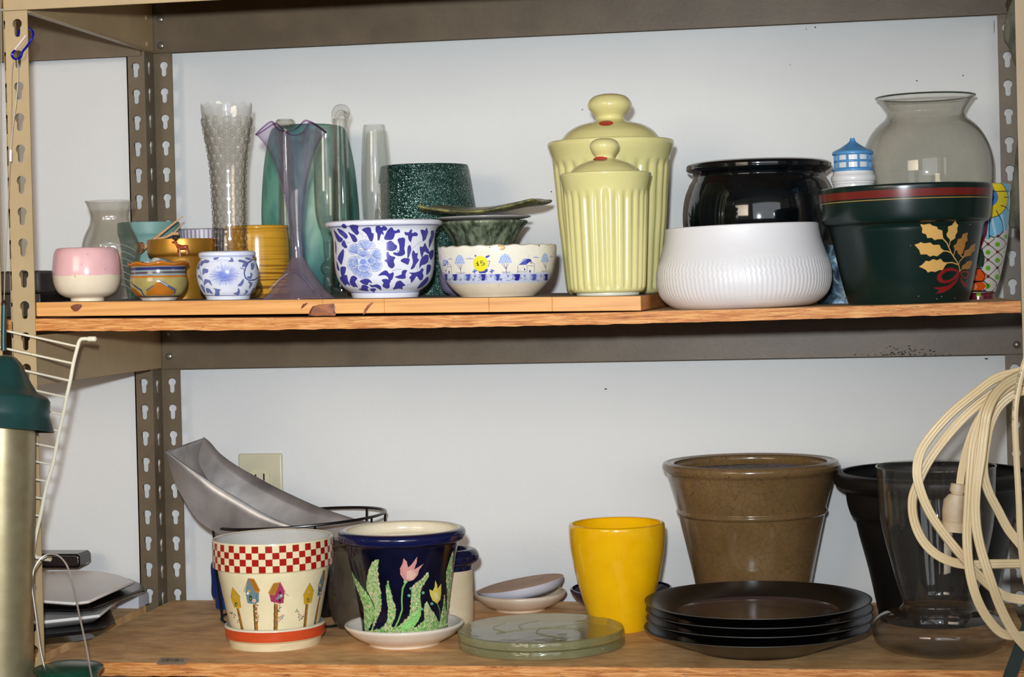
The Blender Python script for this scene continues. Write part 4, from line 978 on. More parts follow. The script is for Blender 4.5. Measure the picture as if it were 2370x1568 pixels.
# --- yellow fluted canisters
m_yel = ceramic('butter_glaze', C(220, 211, 146), 0.18, C(213, 203, 136), 12)
m_red = ceramic('red_sticker', C(206, 48, 30), 0.5, C(180, 38, 26), 80); m_white_rim = ceramic('bare_white_clay', C(222, 218, 200), 0.4)
def canister(x0, yref, Y, ybase, rim, body, lid, name, label, sticker_px, st_r, tz):
    L = Lathe(x0, yref, Y, z_pine, ybase); r = L.root(name); tag(r, label, 'canister')
    zt, zb_ = L.z(body[1])-L.zb, L.z(body[0])-L.zb
    def flute(a, z):
        k = max(0.0, min(1.0, (zt-z)/(0.010)))*max(0.0, min(1.0, (z-zb_)/0.004)); return 1-k*0.042*(0.5+0.5*cos(26*(a-L.ang)))**1.6
    L.build('body', m_yel, rim, r, wall=6, n=6, rmod=flute, nt=26*12, ibot=body[0]-6)
    o = L.build('lid', m_yel, lid, r, n=5, nt=72)
    o2 = L.build('rim_ring', m_white_rim, tz, r, n=2)
    if body[2]: L.build('foot_ring', m_white_rim, body[2], r, n=2)
    # oval price label on the lid
    sx_, sy_ = sticker_px; V = []; F = []; nn = 24; rows = crom(lid, 5); ys = np.array([p[1] for p in rows]); rs = np.array([p[0] for p in rows])
    m_ = ys > sy_-40; ys, rs = ys[m_], rs[m_]
    o_ = np.argsort(ys); ys, rs = ys[o_], rs[o_]
    for i in range(7):
        for j in range(nn):
            a = 2*pi*j/nn; q_ = i/6; yy = sy_+q_*sin(a)*st_r[1]; rr = float(np.interp(yy, ys, rs))
            dx = sx_+q_*cos(a)*st_r[0]-(x0+LEAN*(yy-yref)); th = asin(max(-0.95, min(0.95, dx/rr))); rq = rr*L.k+0.0008
            V.append((rq*sin(th+L.ang), -rq*cos(th+L.ang), L.z(yy)-L.zb+0.0006))
    F = [(i*nn+j, i*nn+(j+1) % nn, (i+1)*nn+(j+1) % nn, (i+1)*nn+j) for i in range(6) for j in range(nn)]
    mesh_obj('price_sticker', V, F, m_red, r)
canister(1416, 450, 0.215, 672, [(144, 328), (146, 331), (146, 338), (142, 350), (137, 365), (134.5, 385), (133.5, 400), (130, 440), (126, 500), (120, 560), (115, 620), (111, 655), (107, 668), (100, 672)], (664, 372, None),
         [(1, 217), (20, 218.5), (38, 224), (48, 234), (51, 243), (49, 252), (42, 261), (35, 268), (33, 274), (37, 280), (55, 285), (78, 292), (98, 304), (110, 317), (118, 329), (119, 334)], 'fluted_canister', 'large butter yellow fluted canister with knobbed lid, behind the smaller one', (1403, 292), (16, 7.5), [(121, 327), (133, 328), (143, 329), (120, 331)])
canister(1404, 550, 0.075, 680, [(105, 402), (106.5, 405), (105, 412), (102, 424), (99.5, 436), (98.5, 450), (96, 500), (93, 560), (90, 620), (88, 655), (85, 668), (80, 673)], (668, 440, [(72, 672), (73, 676), (71, 680)]),
         [(1, 320), (14, 321), (26, 325), (33, 333), (34, 341), (31, 349), (26, 356), (22.5, 362), (24, 368), (40, 373), (58, 380), (72, 389), (82, 398), (86, 403)], 'fluted_canister', 'small butter yellow fluted canister with knobbed lid, in front of the larger one', (1390, 370), (16, 5), [(88, 401), (98, 402), (105, 404), (88, 405)])

# --- black glazed pot
L = Lathe(1757, 450, 0.332, z_osb, 686)
m_blk = ceramic('black_glaze', C(12, 18, 22), 0.06, C(6, 8, 10), 40, coat=0.6)
o = L.build('glazed_pot', m_blk, [(158, 377), (165, 380), (167, 387), (166, 394), (158, 400), (152, 405), (153, 412), (161, 426), (171, 450), (177, 480), (178, 510), (172, 550), (158, 600), (134, 650), (112, 686)], wall=12, ibot=670, n=4, nt=96, rmod=lambda a, z: 1+0.0025*sin(260*z*6))
tag(o, 'large glossy black pot with thick rolled rim behind the white bowl', 'pot')

# --- white bisque bowl
L = Lathe(1722, 620, 0.115, z_osb, 716); r = L.root('white_bowl', -0.020); tag(r, 'wide matte white casserole bowl with ribbed zigzag band in front of the black pot', 'bowl')
zt, zm, zb_ = [L.z(v)-L.zb for v in (598, 640, 698)]
def rib(a, z):
    if z > zt or z < zb_: return 1.0
    e = min(1, (zt-z)/0.004, (z-zb_)/0.004); ph = 0.0
    if z > zm: ph = 1.6*abs((((z-zm)/(zt-zm))*2) % 1-0.5)
    return 1+0.0020*e*sin(110*a+ph*pi)
L.build('body', ceramic('white_bisque', C(226, 222, 222), 0.42, C(222, 218, 218), 10), [(175, 524), (177, 526), (178, 540), (181, 558), (187, 578), (194, 598), (200, 620), (202, 640), (200, 662), (192, 684), (176, 702), (158, 712), (142, 716)], r, wall=5, ibot=700, n=8, nt=110*8, rmod=rib)

# --- lighthouse on painted rocks
L = Lathe(1975, 420, 0.236, z_osb, 694); r = L.root('lighthouse_figurine')
tag(r, 'white and blue ceramic lighthouse figurine on painted rocks, rising behind the green pot', 'figurine')
m_lb = ceramic('sky_blue_paint', C(82, 146, 198), 0.3, C(66, 128, 184), 50, lo=0.3, hi=0.5); m_lw = ceramic('white_glaze', C(232, 230, 228), 0.25)
L.build('roof', m_lb, [(1, 318), (4, 319), (6, 323), (7, 327), (14, 333), (30, 343), (44, 350), (47, 354), (46, 359), (38, 360)], r, n=3)
L.build('finial', m_lw, [(0.5, 317), (4, 317.5), (5, 320), (3, 323)], r, n=2)
L.build('lantern', m_lw, [(39, 358), (40, 375), (40, 392)], r, n=2)
mb = MB()
for k in range(10):
    a = L.ang+2*pi*(k+0.5)/10; mb.tube([(41*L.k*sin(a), -41*L.k*cos(a), L.z(y)-L.zb) for y in (359, 392)], 0.0017, 6)
for y in (374,): mb.tube([(41*L.k*sin(2*pi*k/30), -41*L.k*cos(2*pi*k/30), L.z(y)-L.zb) for k in range(30)], 0.0015, 6, close=True)
mb.obj('window_bars', m_lb, r)
L.build('gallery', m_lb, [(44, 389), (48, 392), (48, 396), (43, 399)], r, n=2)
L.build('tower', m_lw, [(46, 397), (47, 404), (50, 408), (51, 414), (50, 420), (48, 422), (49, 425), (47, 428), (46, 434), (46, 500), (50, 600), (54, 694)], r, n=3)
vs = []; fs = []; nn = 28; rn = random.Random(2); lev = [(566, 62), (572, 68), (600, 72), (640, 78), (670, 82), (694, 84)]
for j, (y, rr) in enumerate([(566, 1)]+lev):
    for i in range(nn):
        a = 2*pi*i/nn; q_ = rr*(1+0.08*sin(3*a+j)+rn.uniform(-0.05, 0.05)*(rr > 1))*L.k; vs.append((q_*sin(a), -q_*cos(a)*0.7, L.z(y)-L.zb))
fs = [(j*nn+i, j*nn+(i+1) % nn, (j+1)*nn+(i+1) % nn, (j+1)*nn+i) for j in range(len(lev)) for i in range(nn)]
m, nt, b = newmat('painted_rocks'); b.inputs['Roughness'].default_value = 0.3
nt.links.new(ramp(nt, [(0.36, C(30, 42, 52)), (0.46, C(70, 92, 108)), (0.52, C(132, 152, 160)), (0.56, C(70, 140, 190)), (0.62, C(206, 210, 210))], noise(nt, 34, 3, 0.6, dist=1.2)), b.inputs['Base Color'])
mesh_obj('rock_base', vs, fs, m, r, smooth=40, recalc=True)

# --- glass bowl vase
L = Lathe(2145, 380, 0.346, z_osb, 682)
r = L.root('globe_vase'); tag(r, 'big round clear glass bowl vase with flared neck, behind the dark green pot', 'vase')
L.build('body', glass('smoky_glass', (0.95, 0.945, 0.92), (0.55, 0.55, 0.50), 0.02, p=3.5, haze=0.06), [(113, 225), (107, 232), (97, 246), (90, 258), (89, 265), (95, 276), (113, 292), (131, 316), (145, 350), (151, 390), (148, 440), (137, 490), (118, 540), (95, 580), (82, 610), (84, 650), (92, 682)], r, wall=3, ibot=592, nt=96)
mb = MB(); zz_ = L.z(225)-L.zb; mb.tube([(113*L.k*sin(2*pi*k/80), -113*L.k*cos(2*pi*k/80), zz_) for k in range(80)], 0.0011, 6, close=True); mb.obj('rim_edge', glass('dark_edge', (0.3, 0.34, 0.30), (0.08, 0.10, 0.08), 0.05), r)

# --- talavera pot
L = Lathe(2261, 560, 0.236, z_osb, 684)
P = Painted(L, [(76, 429), (78, 431), (79, 436), (78, 444), (77, 450), (76, 480), (73, 520), (69, 560), (61, 600), (51, 640), (40, 668), (36, 674), (36, 684)], base=C(214, 206, 196))
q = crop(2250, 380, 3.733); ink = C(22, 24, 34); mar = C(112, 30, 50)
P.band(425, 446, mar); P.band(671, 690, mar)
lat = [((130, 630), (205, 690), (270, 780), (225, 840), (180, 980)), ]
def L_(pts, w_=2.2, c_=ink): P.stroke(q(*pts), w_, c_)
for j in range(9):
    for i in range(-3, 3):
        gx, gy = 212-78*(j % 2)+156*i, 560+68*j
        rx_, ry_ = gx-78, gy-4
        for dx, dy in ((78, 68), (-78, 68)): L_(((rx_, ry_), (rx_+dx, ry_+dy)), 1.9)
for j in range(9):
    for i in range(-3, 3):
        gx, gy = 212-78*(j % 2)+156*i, 560+68*j
        P.disc(*q((gx-78, gy-4))[0], 3.6, C(118, 52, 34)); P.disc(*q((gx, gy))[0], 5.6, C(112, 176, 40))
P.fill(q((-120, 60), (325, 60), (310, 560), (255, 590), (130, 640), (-120, 640)), C(120, 190, 222))
for a0 in ((150, 420, 200, 640), (230, 380, 270, 580), (110, 430, 120, 600)): P.stroke(q((a0[0], a0[1]), (a0[2], a0[3])), 7, C(206, 222, 228), 0.8)
P.disc(*q((150, 300))[0], 40, C(236, 208, 40), 44); P.disc(*q((150, 290))[0], 18, C(70, 130, 200), 20); P.disc(*q((150, 290))[0], 9, C(30, 60, 140), 10)
P.stroke([(q((150, 300))[0][0]+40*cos(t*0.3), q((150, 300))[0][1]+44*sin(t*0.3)) for t in range(22)], 1.8, ink)
L_(((270, 290), (315, 292))); L_(((240, 360), (290, 380), (305, 410))); L_(((200, 405), (250, 500), (262, 570), (230, 620), (180, 635), (140, 620)))
L_(((150, 430), (142, 560), (145, 640)), 2.4)
P.stroke(q((90, 430), (120, 500), (110, 600), (70, 700), (30, 760)), 9, mar); P.fill(q((40, 760), (70, 720), (100, 780), (100, 880), (60, 900), (30, 850)), C(40, 60, 46)); L_(((80, 720), (105, 820), (85, 900), (40, 910)))
for cy_, ry_ in ((960, 52), (1035, 38)): P.disc(*q((45, cy_))[0], 19, C(222, 84, 24), ry_/3.733); P.disc(*q((10, cy_+5))[0], 9, C(240, 170, 120), 7, 0.6)
L_(((0, 905), (70, 905), (112, 960), (90, 1000), (0, 1010))); L_(((0, 1000), (100, 1000), (138, 1035), (110, 1070), (0, 1075))); L_(((-20, 1078), (180, 1078)), 2)
for wd in (1,): P.stroke(q((162, 240), (325, 238)), 2, ink)
tag(P.build('talavera_pot', m_pv, wall=5, ibot=660, icol=C(200, 190, 180)), 'brightly painted pot with blue petals, green dotted lattice and maroon rim beside the rack post', 'pot')

# --- dark green flower pot with gold holly
L = Lathe(2099, 560, 0.118, z_osb, 704)
P = Painted(L, [(196, 434), (198.5, 437), (198, 450), (195, 480), (191, 508), (187, 516), (178, 521), (174, 528), (172, 540), (164, 580), (154, 630), (144, 675), (137, 700), (135, 704)], base=C(12, 34, 30), step=0.9, srow=0.9)
P.band(446, 463, C(112, 34, 28)); P.band(466.5, 468.5, C(176, 140, 72))
q = crop(2090, 490, 7.129); gd = C(222, 174, 98); gd2 = C(178, 122, 52); rd = C(136, 30, 30)
for pts in (((283, 213), (345, 218), (430, 205), (480, 240), (545, 258), (560, 300), (625, 318), (632, 390), (645, 465), (570, 460), (500, 478), (470, 440), (388, 438), (375, 380), (310, 355), (315, 280)),
            ((190, 548), (250, 530), (285, 507), (350, 530), (440, 515), (480, 555), (580, 555), (610, 620), (660, 652), (600, 700), (545, 745), (480, 730), (430, 748), (380, 710), (285, 708), (265, 640)),
            ((262, 912), (320, 870), (365, 815), (420, 825), (480, 790), (540, 810), (600, 785), (640, 840), (710, 852), (670, 900), (630, 970), (570, 975), (510, 1003), (460, 990), (395, 1008), (360, 960)),
            ((838, 163), (850, 205), (878, 235), (862, 290), (865, 350), (835, 400), (830, 450), (785, 480), (750, 502), (738, 460), (705, 430), (690, 385), (718, 330), (715, 260), (780, 235))): P.fill(q(*pts), gd)
for pts in (((1035, 360), (1020, 430), (1030, 490), (990, 530), (985, 600), (965, 640), (950, 700), (912, 735), (870, 700), (865, 655), (825, 655), (803, 575), (850, 540), (870, 470), (930, 450), (950, 385)),
            ((1165, 540), (1150, 600), (1150, 660), (1100, 690), (1080, 740), (1020, 750), (940, 778), (970, 720), (980, 660), (1050, 630), (1090, 570)), ((1100, 820), (1105, 870), (1080, 910), (1070, 955), (1000, 960), (930, 965), (945, 900), (1000, 870), (1020, 835))): P.fill(q(*pts), gd2)
for pts, w_ in ((((640, 460), (700, 530), (735, 620), (770, 700), (820, 780), (870, 860), (895, 930), (900, 990)), 2.6), (((750, 500), (738, 560), (725, 600)), 2), (((640, 660), (700, 660), (760, 690)), 2.2), (((690, 855), (780, 850), (860, 880)), 2.2), (((825, 655), (805, 730)), 2), (((912, 735), (960, 770), (900, 830), (885, 900)), 1.8), (((930, 965), (900, 995)), 1.8)): P.stroke(q(*pts), w_, gd)
P.fill(q((905, 1010), (870, 970), (780, 935), (700, 940), (610, 980), (545, 1060), (540, 1120), (580, 1180), (650, 1195), (740, 1180), (830, 1130), (890, 1060)), rd)
P.fill(q((855, 1030), (840, 1000), (780, 985), (700, 995), (630, 1040), (605, 1090), (640, 1140), (710, 1145), (780, 1110)), C(12, 34, 30))
P.fill(q((900, 1060), (820, 1160), (700, 1240), (600, 1260), (470, 1262), (580, 1310), (520, 1370), (640, 1350), (760, 1280), (850, 1180)), rd)
P.fill(q((910, 1010), (960, 985), (1050, 985), (1060, 1040), (1030, 1130), (960, 1110), (910, 1050)), rd, 0.9); P.fill(q((925, 1035), (970, 1015), (1030, 1025), (1020, 1090), (970, 1085)), C(12, 34, 30))
P.fill(q((910, 1080), (960, 1160), (1040, 1210), (1020, 1280), (960, 1250), (920, 1180)), rd, 0.9)
for x, y in ((537, 1460), (820, 1450), (610, 1420), (1020, 1165), (1070, 230), (130, 560), (250, 1410)): P.disc(*q((x, y))[0], 0.9, C(186, 166, 130))
r = L.root('holly_pot', -0.010); tag(r, 'dark green flower pot with red band, gold holly sprig and red bow', 'pot')
P.build('body', ceramic('painted_enamel', None, 0.24, paint=True, scale=40), r, wall=9, ibot=560, icol=C(14, 36, 32))
# ================================================================ lower shelf
def ylow(px, py): return float(atz(px, py, ZLOW)[1])
zl = lambda X: ZLOW+0.0002
m_cream = ceramic('cream_glaze', C(232, 216, 180), 0.25, C(226, 209, 172), 20)

# --- birdhouse pot and its saucer
YP = ylow(637, 1490)
L = Lathe(637, 1460, YP, zl, 1490)
P = Painted(L, [(113, 1440), (115.5, 1442), (116, 1446), (115, 1456), (114, 1466), (111, 1470), (107, 1472), (105.5, 1480), (104, 1490)], base=C(226, 208, 168))
P.band(1443.5, 1468, C(204, 76, 36)); P.band(1441, 1444, C(232, 220, 196)); P.tint(lambda S, T, c: c*(1+0.05*np.sin(S*0.05)*np.sin(T*0.3+S*0.02))[..., None])
for k in range(3): pass
tag(P.build('pot_saucer', m_pv, wall=4, ibot=1478, icol=C(196, 196, 190)), 'cream saucer with a broad orange red band under the birdhouse pot', 'saucer')
L = Lathe(637, 1460, YP, ZLOW+0.0002+12.2*L.k, 1477.5)
P = Painted(L, [(136, 1244), (139, 1247), (139, 1300), (137.5, 1306), (131, 1308), (128.5, 1311), (127, 1322), (120, 1360), (112, 1400), (104, 1440), (97, 1477)], base=C(236, 221, 180), step=0.85, srow=0.85)
def chk(S, T, c):
    row = np.floor((T-1246.5)/14.9); col = np.floor((S+10+7.75)/15.5); on = ((row+col) % 2 == 0) & (row >= 0) & (row < 4)
    return np.where(on[..., None], np.array(C(170, 28, 20)[:3]), c)
P.tint(chk)
q = crop(480, 1220, 5.227)
def vine(pts, seed):
    rn = random.Random(seed)
    for x, y in pts:
        for k in range(4):
            a = rn.uniform(0, 2*pi); P.fill(q((x, y), (x+18*cos(a-0.4), y+18*sin(a-0.4)), (x+32*cos(a), y+32*sin(a)), (x+18*cos(a+0.4), y+18*sin(a+0.4))), C(72, 112, 76))
        P.disc(*q((x+rn.uniform(-14, 14), y+rn.uniform(-14, 14)))[0], 2.6, C(232, 176, 168)); 
def bpost(x0, y0, x1, y1, w0, w1):
    P.fill(q((x0-w0, y0), (x0+w0, y0), (x1+w1, y1), (x1-w1, y1)), C(176, 116, 40)); P.fill(q((x0-w0, y0), (x0-w0*0.4, y0), (x1-w1*0.4, y1), (x1-w1, y1)), C(96, 66, 34))
    rn = random.Random(int(x0))
    for k in range(9): t = rn.random(); P.stroke(q((x0+(x1-x0)*t+rn.uniform(-w0, w0), y0+(y1-y0)*t), (x0+(x1-x0)*(t+0.08)+rn.uniform(-w0, w0)*0.6, y0+(y1-y0)*(t+0.08))), 1.0, C(84, 84, 40))
bpost(380, 975, 438, 1252, 14, 16); bpost(585, 930, 600, 1262, 24, 22); bpost(830, 935, 826, 1256, 24, 24); bpost(1196, 945, 1168, 1225, 16, 16); bpost(1352, 850, 1290, 1195, 8, 14)
yl = C(206, 160, 36); yld = C(150, 106, 24)
P.fill(q((320, 722), (410, 835), (405, 860), (422, 965), (415, 973), (340, 968), (298, 850)), yl); P.stroke(q((320, 722), (410, 838)), 1.6, yld); P.stroke(q((320, 722), (298, 845)), 1.2, yld); P.stroke(q((400, 850), (420, 968)), 1.4, yld)
P.disc(*q((347, 838))[0], 3.2, C(200, 170, 120)); P.disc(*q((347, 838))[0], 1.6, C(196, 140, 120)); P.disc(*q((362, 928))[0], 3.2, C(84, 84, 40), 5.2); P.disc(*q((364, 932))[0], 1.4, C(200, 180, 120), 2)
P.fill(q((508, 618), (600, 690), (632, 790), (630, 905), (590, 930), (498, 918), (470, 775)), C(112, 134, 140)); P.fill(q((508, 615), (575, 625), (645, 765), (628, 795), (590, 790)), C(196, 126, 40))
for k in range(5): P.stroke(q((520+k*11, 630), (590+k*10, 770)), 0.9, C(120, 70, 26))
P.stroke(q((508, 618), (455, 780)), 1.6, C(120, 100, 60)); P.disc(*q((512, 775))[0], 3.4, C(208, 160, 60)); P.disc(*q((500, 800))[0], 2.8, C(240, 236, 220)); P.disc(*q((532, 858))[0], 3.4, C(52, 74, 34), 7); P.disc(*q((532, 862))[0], 1.2, C(190, 190, 60), 2.4)
P.disc(*q((573, 890))[0], 4, C(236, 206, 198)); P.disc(*q((573, 890))[0], 1.8, C(206, 100, 90)); P.stroke(q((600, 800), (612, 900)), 1.6, C(70, 96, 96))
P.fill(q((876, 672), (930, 790), (918, 925), (875, 935), (770, 905), (752, 820), (830, 790)), C(164, 60, 92)); P.fill(q((876, 672), (800, 682), (735, 800), (752, 820), (815, 828)), C(196, 138, 56))
for k in range(5): P.stroke(q((808+k*14, 690), (756+k*12, 815)), 0.9, C(92, 56, 24))
P.stroke(q((876, 672), (942, 800)), 1.6, C(196, 110, 120)); P.disc(*q((875, 800))[0], 2.8, C(96, 30, 50), 3.6); P.disc(*q((873, 892))[0], 2.8, C(70, 44, 50), 4); P.fill(q((820, 880), (860, 830), (905, 815), (910, 840), (880, 870), (840, 885)), C(130, 130, 140)); P.disc(*q((890, 838))[0], 2.6, C(196, 196, 196))
P.stroke(q((800, 905), (815, 935)), 1.4, C(100, 30, 60)); P.stroke(q((935, 812), (975, 838)), 1.4, C(96, 130, 90))
P.fill(q((1226, 692), (1275, 785), (1250, 930), (1158, 950), (1150, 835)), yl); P.stroke(q((1226, 692), (1275, 790)), 1.4, yld); P.stroke(q((1226, 692), (1148, 835)), 1.2, yld); P.disc(*q((1216, 800))[0], 3, C(200, 170, 120)); P.disc(*q((1205, 897))[0], 3, C(84, 84, 40), 4.6); P.disc(*q((1205, 899))[0], 1.4, C(210, 190, 120), 2)
P.fill(q((1390, 540), (1414, 540), (1408, 640), (1366, 840), (1320, 850), (1330, 720)), C(100, 122, 128)); P.fill(q((1390, 536), (1414, 536), (1410, 620), (1400, 690), (1388, 680)), C(150, 100, 34)); P.disc(*q((1350, 720))[0], 2, C(220, 190, 90), 4); P.disc(*q((1350, 780))[0], 2, C(60, 64, 44), 4); P.disc(*q((1358, 810))[0], 1.8, C(220, 170, 160), 2.5)
vine([(300, 1020), (335, 1070), (370, 1130), (590, 1010), (610, 1080), (600, 1130), (600, 960), (860, 1010), (880, 1110), (900, 1080), (850, 1160), (870, 970), (1080, 1030), (1100, 1085), (1120, 1130), (1160, 1090)], 4)
P.band(1462, 1480, C(196, 186, 156), 0.6)
tag(P.build('birdhouse_pot', m_pv, wall=6, ibot=1340, icol=C(196, 192, 184)), 'cream flower pot with red checkered rim and painted birdhouses on posts', 'pot')

# --- tulip pot and saucer
YP = ylow(937, 1489)
L = Lathe(936, 1460, YP, zl, 1489)
o = L.build('pot_saucer', ceramic('white_saucer_glaze', C(232, 222, 206), 0.2, C(222, 210, 194), 14), [(136, 1441), (138, 1443), (137, 1447), (131, 1454), (118, 1466), (100, 1477), (88, 1482), (84, 1485), (82, 1489)], wall=4, ibot=1480, n=4)
tag(o, 'plain white flared saucer under the navy tulip pot', 'saucer')
L = Lathe(936, 1460, YP, ZLOW+0.0002+11*L.k, 1478)
P = Painted(L, [(139, 1224), (144, 1226), (147, 1231), (147.5, 1238), (145, 1246), (139, 1250), (132, 1252), (130, 1256), (128, 1270), (122, 1300), (113, 1345), (105, 1395), (99, 1440), (96, 1477)], base=C(9, 10, 32), step=0.85, srow=0.85)
P.tint(lambda S, T, c: c*(1.2+0.5*np.sin(S*0.024+1.1)*np.sin(T*0.021)+0.25*np.sin(S*0.09)*np.sin(T*0.07))[..., None]); P.band(1222, 1249, C(18, 22, 64))
q = crop(780, 1200, 4.9); grn, gr2 = C(136, 180, 104), C(206, 190, 150)
def blade(pts, seed, mix=0.5):
    pts = [tuple(v) for v in crom(pts, 3, True)]; P.fill(q(*pts), grn, relief=1.0); A = P.conv(q(*pts)); rn = random.Random(seed); x0, x1, y0, y1 = A[:, 0].min(), A[:, 0].max(), A[:, 1].min(), A[:, 1].max()
    for k in range(int((x1-x0)*(y1-y0)/14)):
        x, y = rn.uniform(x0, x1), rn.uniform(y0, y1); ins = False; n = len(A)
        for i in range(n):
            a, b_ = A[i], A[(i+1) % n]
            if (a[1] > y) != (b_[1] > y) and x < (b_[0]-a[0])*(y-a[1])/(b_[1]-a[1])+a[0]: ins = not ins
        if ins:
            rr = rn.uniform(1.2, 3.6); cc = gr2 if rn.random() < mix else rn.choice((C(96, 146, 76), C(168, 206, 136)))
            P.fill([(x+rr*cos(t), y+rr*sin(t)) for t in (0, 1.05, 2.1, 3.14, 4.2, 5.2)], cc, 0.8, raw=True, relief=0.6*rn.random())
blade(((158, 560), (195, 640), (290, 770), (370, 880), (430, 1010), (440, 1100), (380, 1230), (330, 1285), (318, 1180), (310, 1000), (240, 800), (175, 650)), 1, 0.25)
blade(((485, 465), (470, 560), (480, 700), (500, 830), (512, 960), (490, 1080), (440, 1190), (400, 1270), (440, 1100), (430, 980), (370, 850), (345, 780), (360, 640), (380, 560), (420, 490)), 2, 0.65)
blade(((585, 720), (605, 800), (630, 900), (665, 1010), (668, 1090), (630, 1200), (590, 1270), (480, 1280), (560, 1190), (585, 1080), (575, 950), (560, 800)), 3, 0.5)
blade(((1028, 615), (1020, 690), (950, 800), (940, 900), (950, 1000), (940, 1120), (870, 1230), (760, 1280), (640, 1285), (740, 1190), (820, 1100), (835, 960), (850, 780), (960, 690)), 4, 0.6)
blade(((1015, 955), (1060, 1040), (1110, 1110), (1140, 1220), (980, 1250), (900, 1265), (940, 1200), (985, 1150), (985, 1020)), 5, 0.55)
blade(((1210, 870), (1220, 1000), (1240, 1100), (1245, 1215), (1150, 1230), (1170, 1140), (1195, 1000)), 6, 0.4)
blade(((1308, 378), (1300, 520), (1290, 700), (1280, 900), (1255, 1060), (1240, 1010), (1245, 880), (1230, 680), (1245, 560)), 7, 0.5)
blade(((330, 1285), (500, 1255), (700, 1230), (900, 1240), (1100, 1215), (1240, 1200), (1240, 1240), (1000, 1290), (600, 1310)), 8, 0.35)
P.fill(q((860, 1100), (935, 1040), (940, 1120), (880, 1220), (780, 1270), (690, 1285), (780, 1180)), C(140, 200, 110))
pk = C(214, 150, 142)
P.fill(q((755, 455), (790, 490), (805, 560), (840, 530), (905, 440), (900, 500), (870, 585), (975, 520), (925, 590), (910, 650), (870, 700), (820, 718), (760, 700), (720, 640), (715, 570), (740, 520)), pk, relief=1.2)
P.fill(q((790, 600), (860, 590), (890, 640), (850, 700), (790, 690)), C(230, 190, 176), 0.8); P.stroke(q((755, 470), (735, 560), (745, 640), (780, 690)), 1.8, C(188, 100, 104), 0.7); P.stroke(q((880, 490), (850, 570), (860, 640)), 1.5, C(190, 104, 110), 0.7)
P.stroke(q((775, 735), (745, 800), (735, 920), (740, 1040), (700, 1160), (660, 1240)), 4.6, C(130, 180, 100), relief=1.0); P.disc(*q((776, 720))[0], 4.5, C(150, 190, 120))
P.fill(q((1105, 712), (1125, 760), (1130, 810), (1170, 752), (1170, 860), (1160, 930), (1125, 975), (1075, 940), (1050, 880), (1038, 812), (1080, 830), (1098, 790)), C(226, 206, 92), relief=1.2); P.fill(q((1085, 850), (1140, 850), (1140, 910), (1105, 930)), C(238, 226, 160), 0.8)
P.stroke(q((1130, 975), (1160, 1050), (1165, 1150)), 2.6, C(120, 166, 96)); P.fill(q((208, 800), (225, 900), (250, 1000), (262, 1075), (238, 1060), (215, 930)), C(198, 96, 96)); P.stroke(q((265, 1080), (300, 1240)), 2.2, C(170, 170, 130))
for x, y in ((815, 880), (835, 800), (970, 850), (955, 1035), (1068, 975)): P.disc(*q((x, y))[0], 3.4, C(110, 170, 140), relief=1.0)
tag(P.build('tulip_pot', m_pv, wall=11, ibot=1330, icol=C(228, 216, 190), relief_m=0.0006), 'navy blue flower pot with raised pink and yellow tulips and speckled green leaves', 'pot')

# --- thick glass discs
YD = ylow(1252, 1493)
m, nt, b = newmat('bottle_glass'); b.inputs['Roughness'].default_value = 0.06; b.inputs['IOR'].default_value = 1.45
nt.nodes.remove(b); out = nt.nodes['Material Output']
tr = nt.nodes.new('ShaderNodeBsdfTransparent'); gl = nt.nodes.new('ShaderNodeBsdfGlossy'); gl.inputs['Roughness'].default_value = 0.08
df = nt.nodes.new('ShaderNodeBsdfDiffuse'); lw = nt.nodes.new('ShaderNodeLayerWeight'); lw.inputs[0].default_value = 0.5
df.inputs[0].default_value = C(176, 174, 128); tr.inputs[0].default_value = (0.90, 0.91, 0.80, 1)
m1 = nt.nodes.new('ShaderNodeMixShader'); mr = nt.nodes.new('ShaderNodeMapRange'); mr.inputs[3].default_value = 0.20; mr.inputs[4].default_value = 0.46
nt.links.new(noise(nt, 12, 5, 0.6, (1, 1, 6)), mr.inputs[0]); nt.links.new(mr.outputs[0], m1.inputs[0]); nt.links.new(tr.outputs[0], m1.inputs[1]); nt.links.new(df.outputs[0], m1.inputs[2])
m2 = nt.nodes.new('ShaderNodeMixShader'); p5 = nt.nodes.new('ShaderNodeMath'); p5.operation = 'POWER'; p5.inputs[1].default_value = 3.5
nt.links.new(lw.outputs['Facing'], p5.inputs[0]); ma = nt.nodes.new('ShaderNodeMath'); ma.operation = 'MULTIPLY_ADD'; ma.inputs[1].default_value = 0.55; ma.inputs[2].default_value = 0.06; nt.links.new(p5.outputs[0], ma.inputs[0])
nt.links.new(ma.outputs[0], m2.inputs[0]); nt.links.new(m1.outputs[0], m2.inputs[1]); nt.links.new(gl.outputs[0], m2.inputs[2]); nt.links.new(m2.outputs[0], out.inputs[0])
bp = nt.nodes.new('ShaderNodeBump'); bp.inputs['Distance'].default_value = 0.0012; nt.links.new(noise(nt, 30, 3, 0.5, (1, 1, 5)), bp.inputs['Height']); nt.links.new(bp.outputs[0], gl.inputs['Normal'])
m_disc = m
k_ = Lathe(1252, 1493, YD, zl, 1493).k
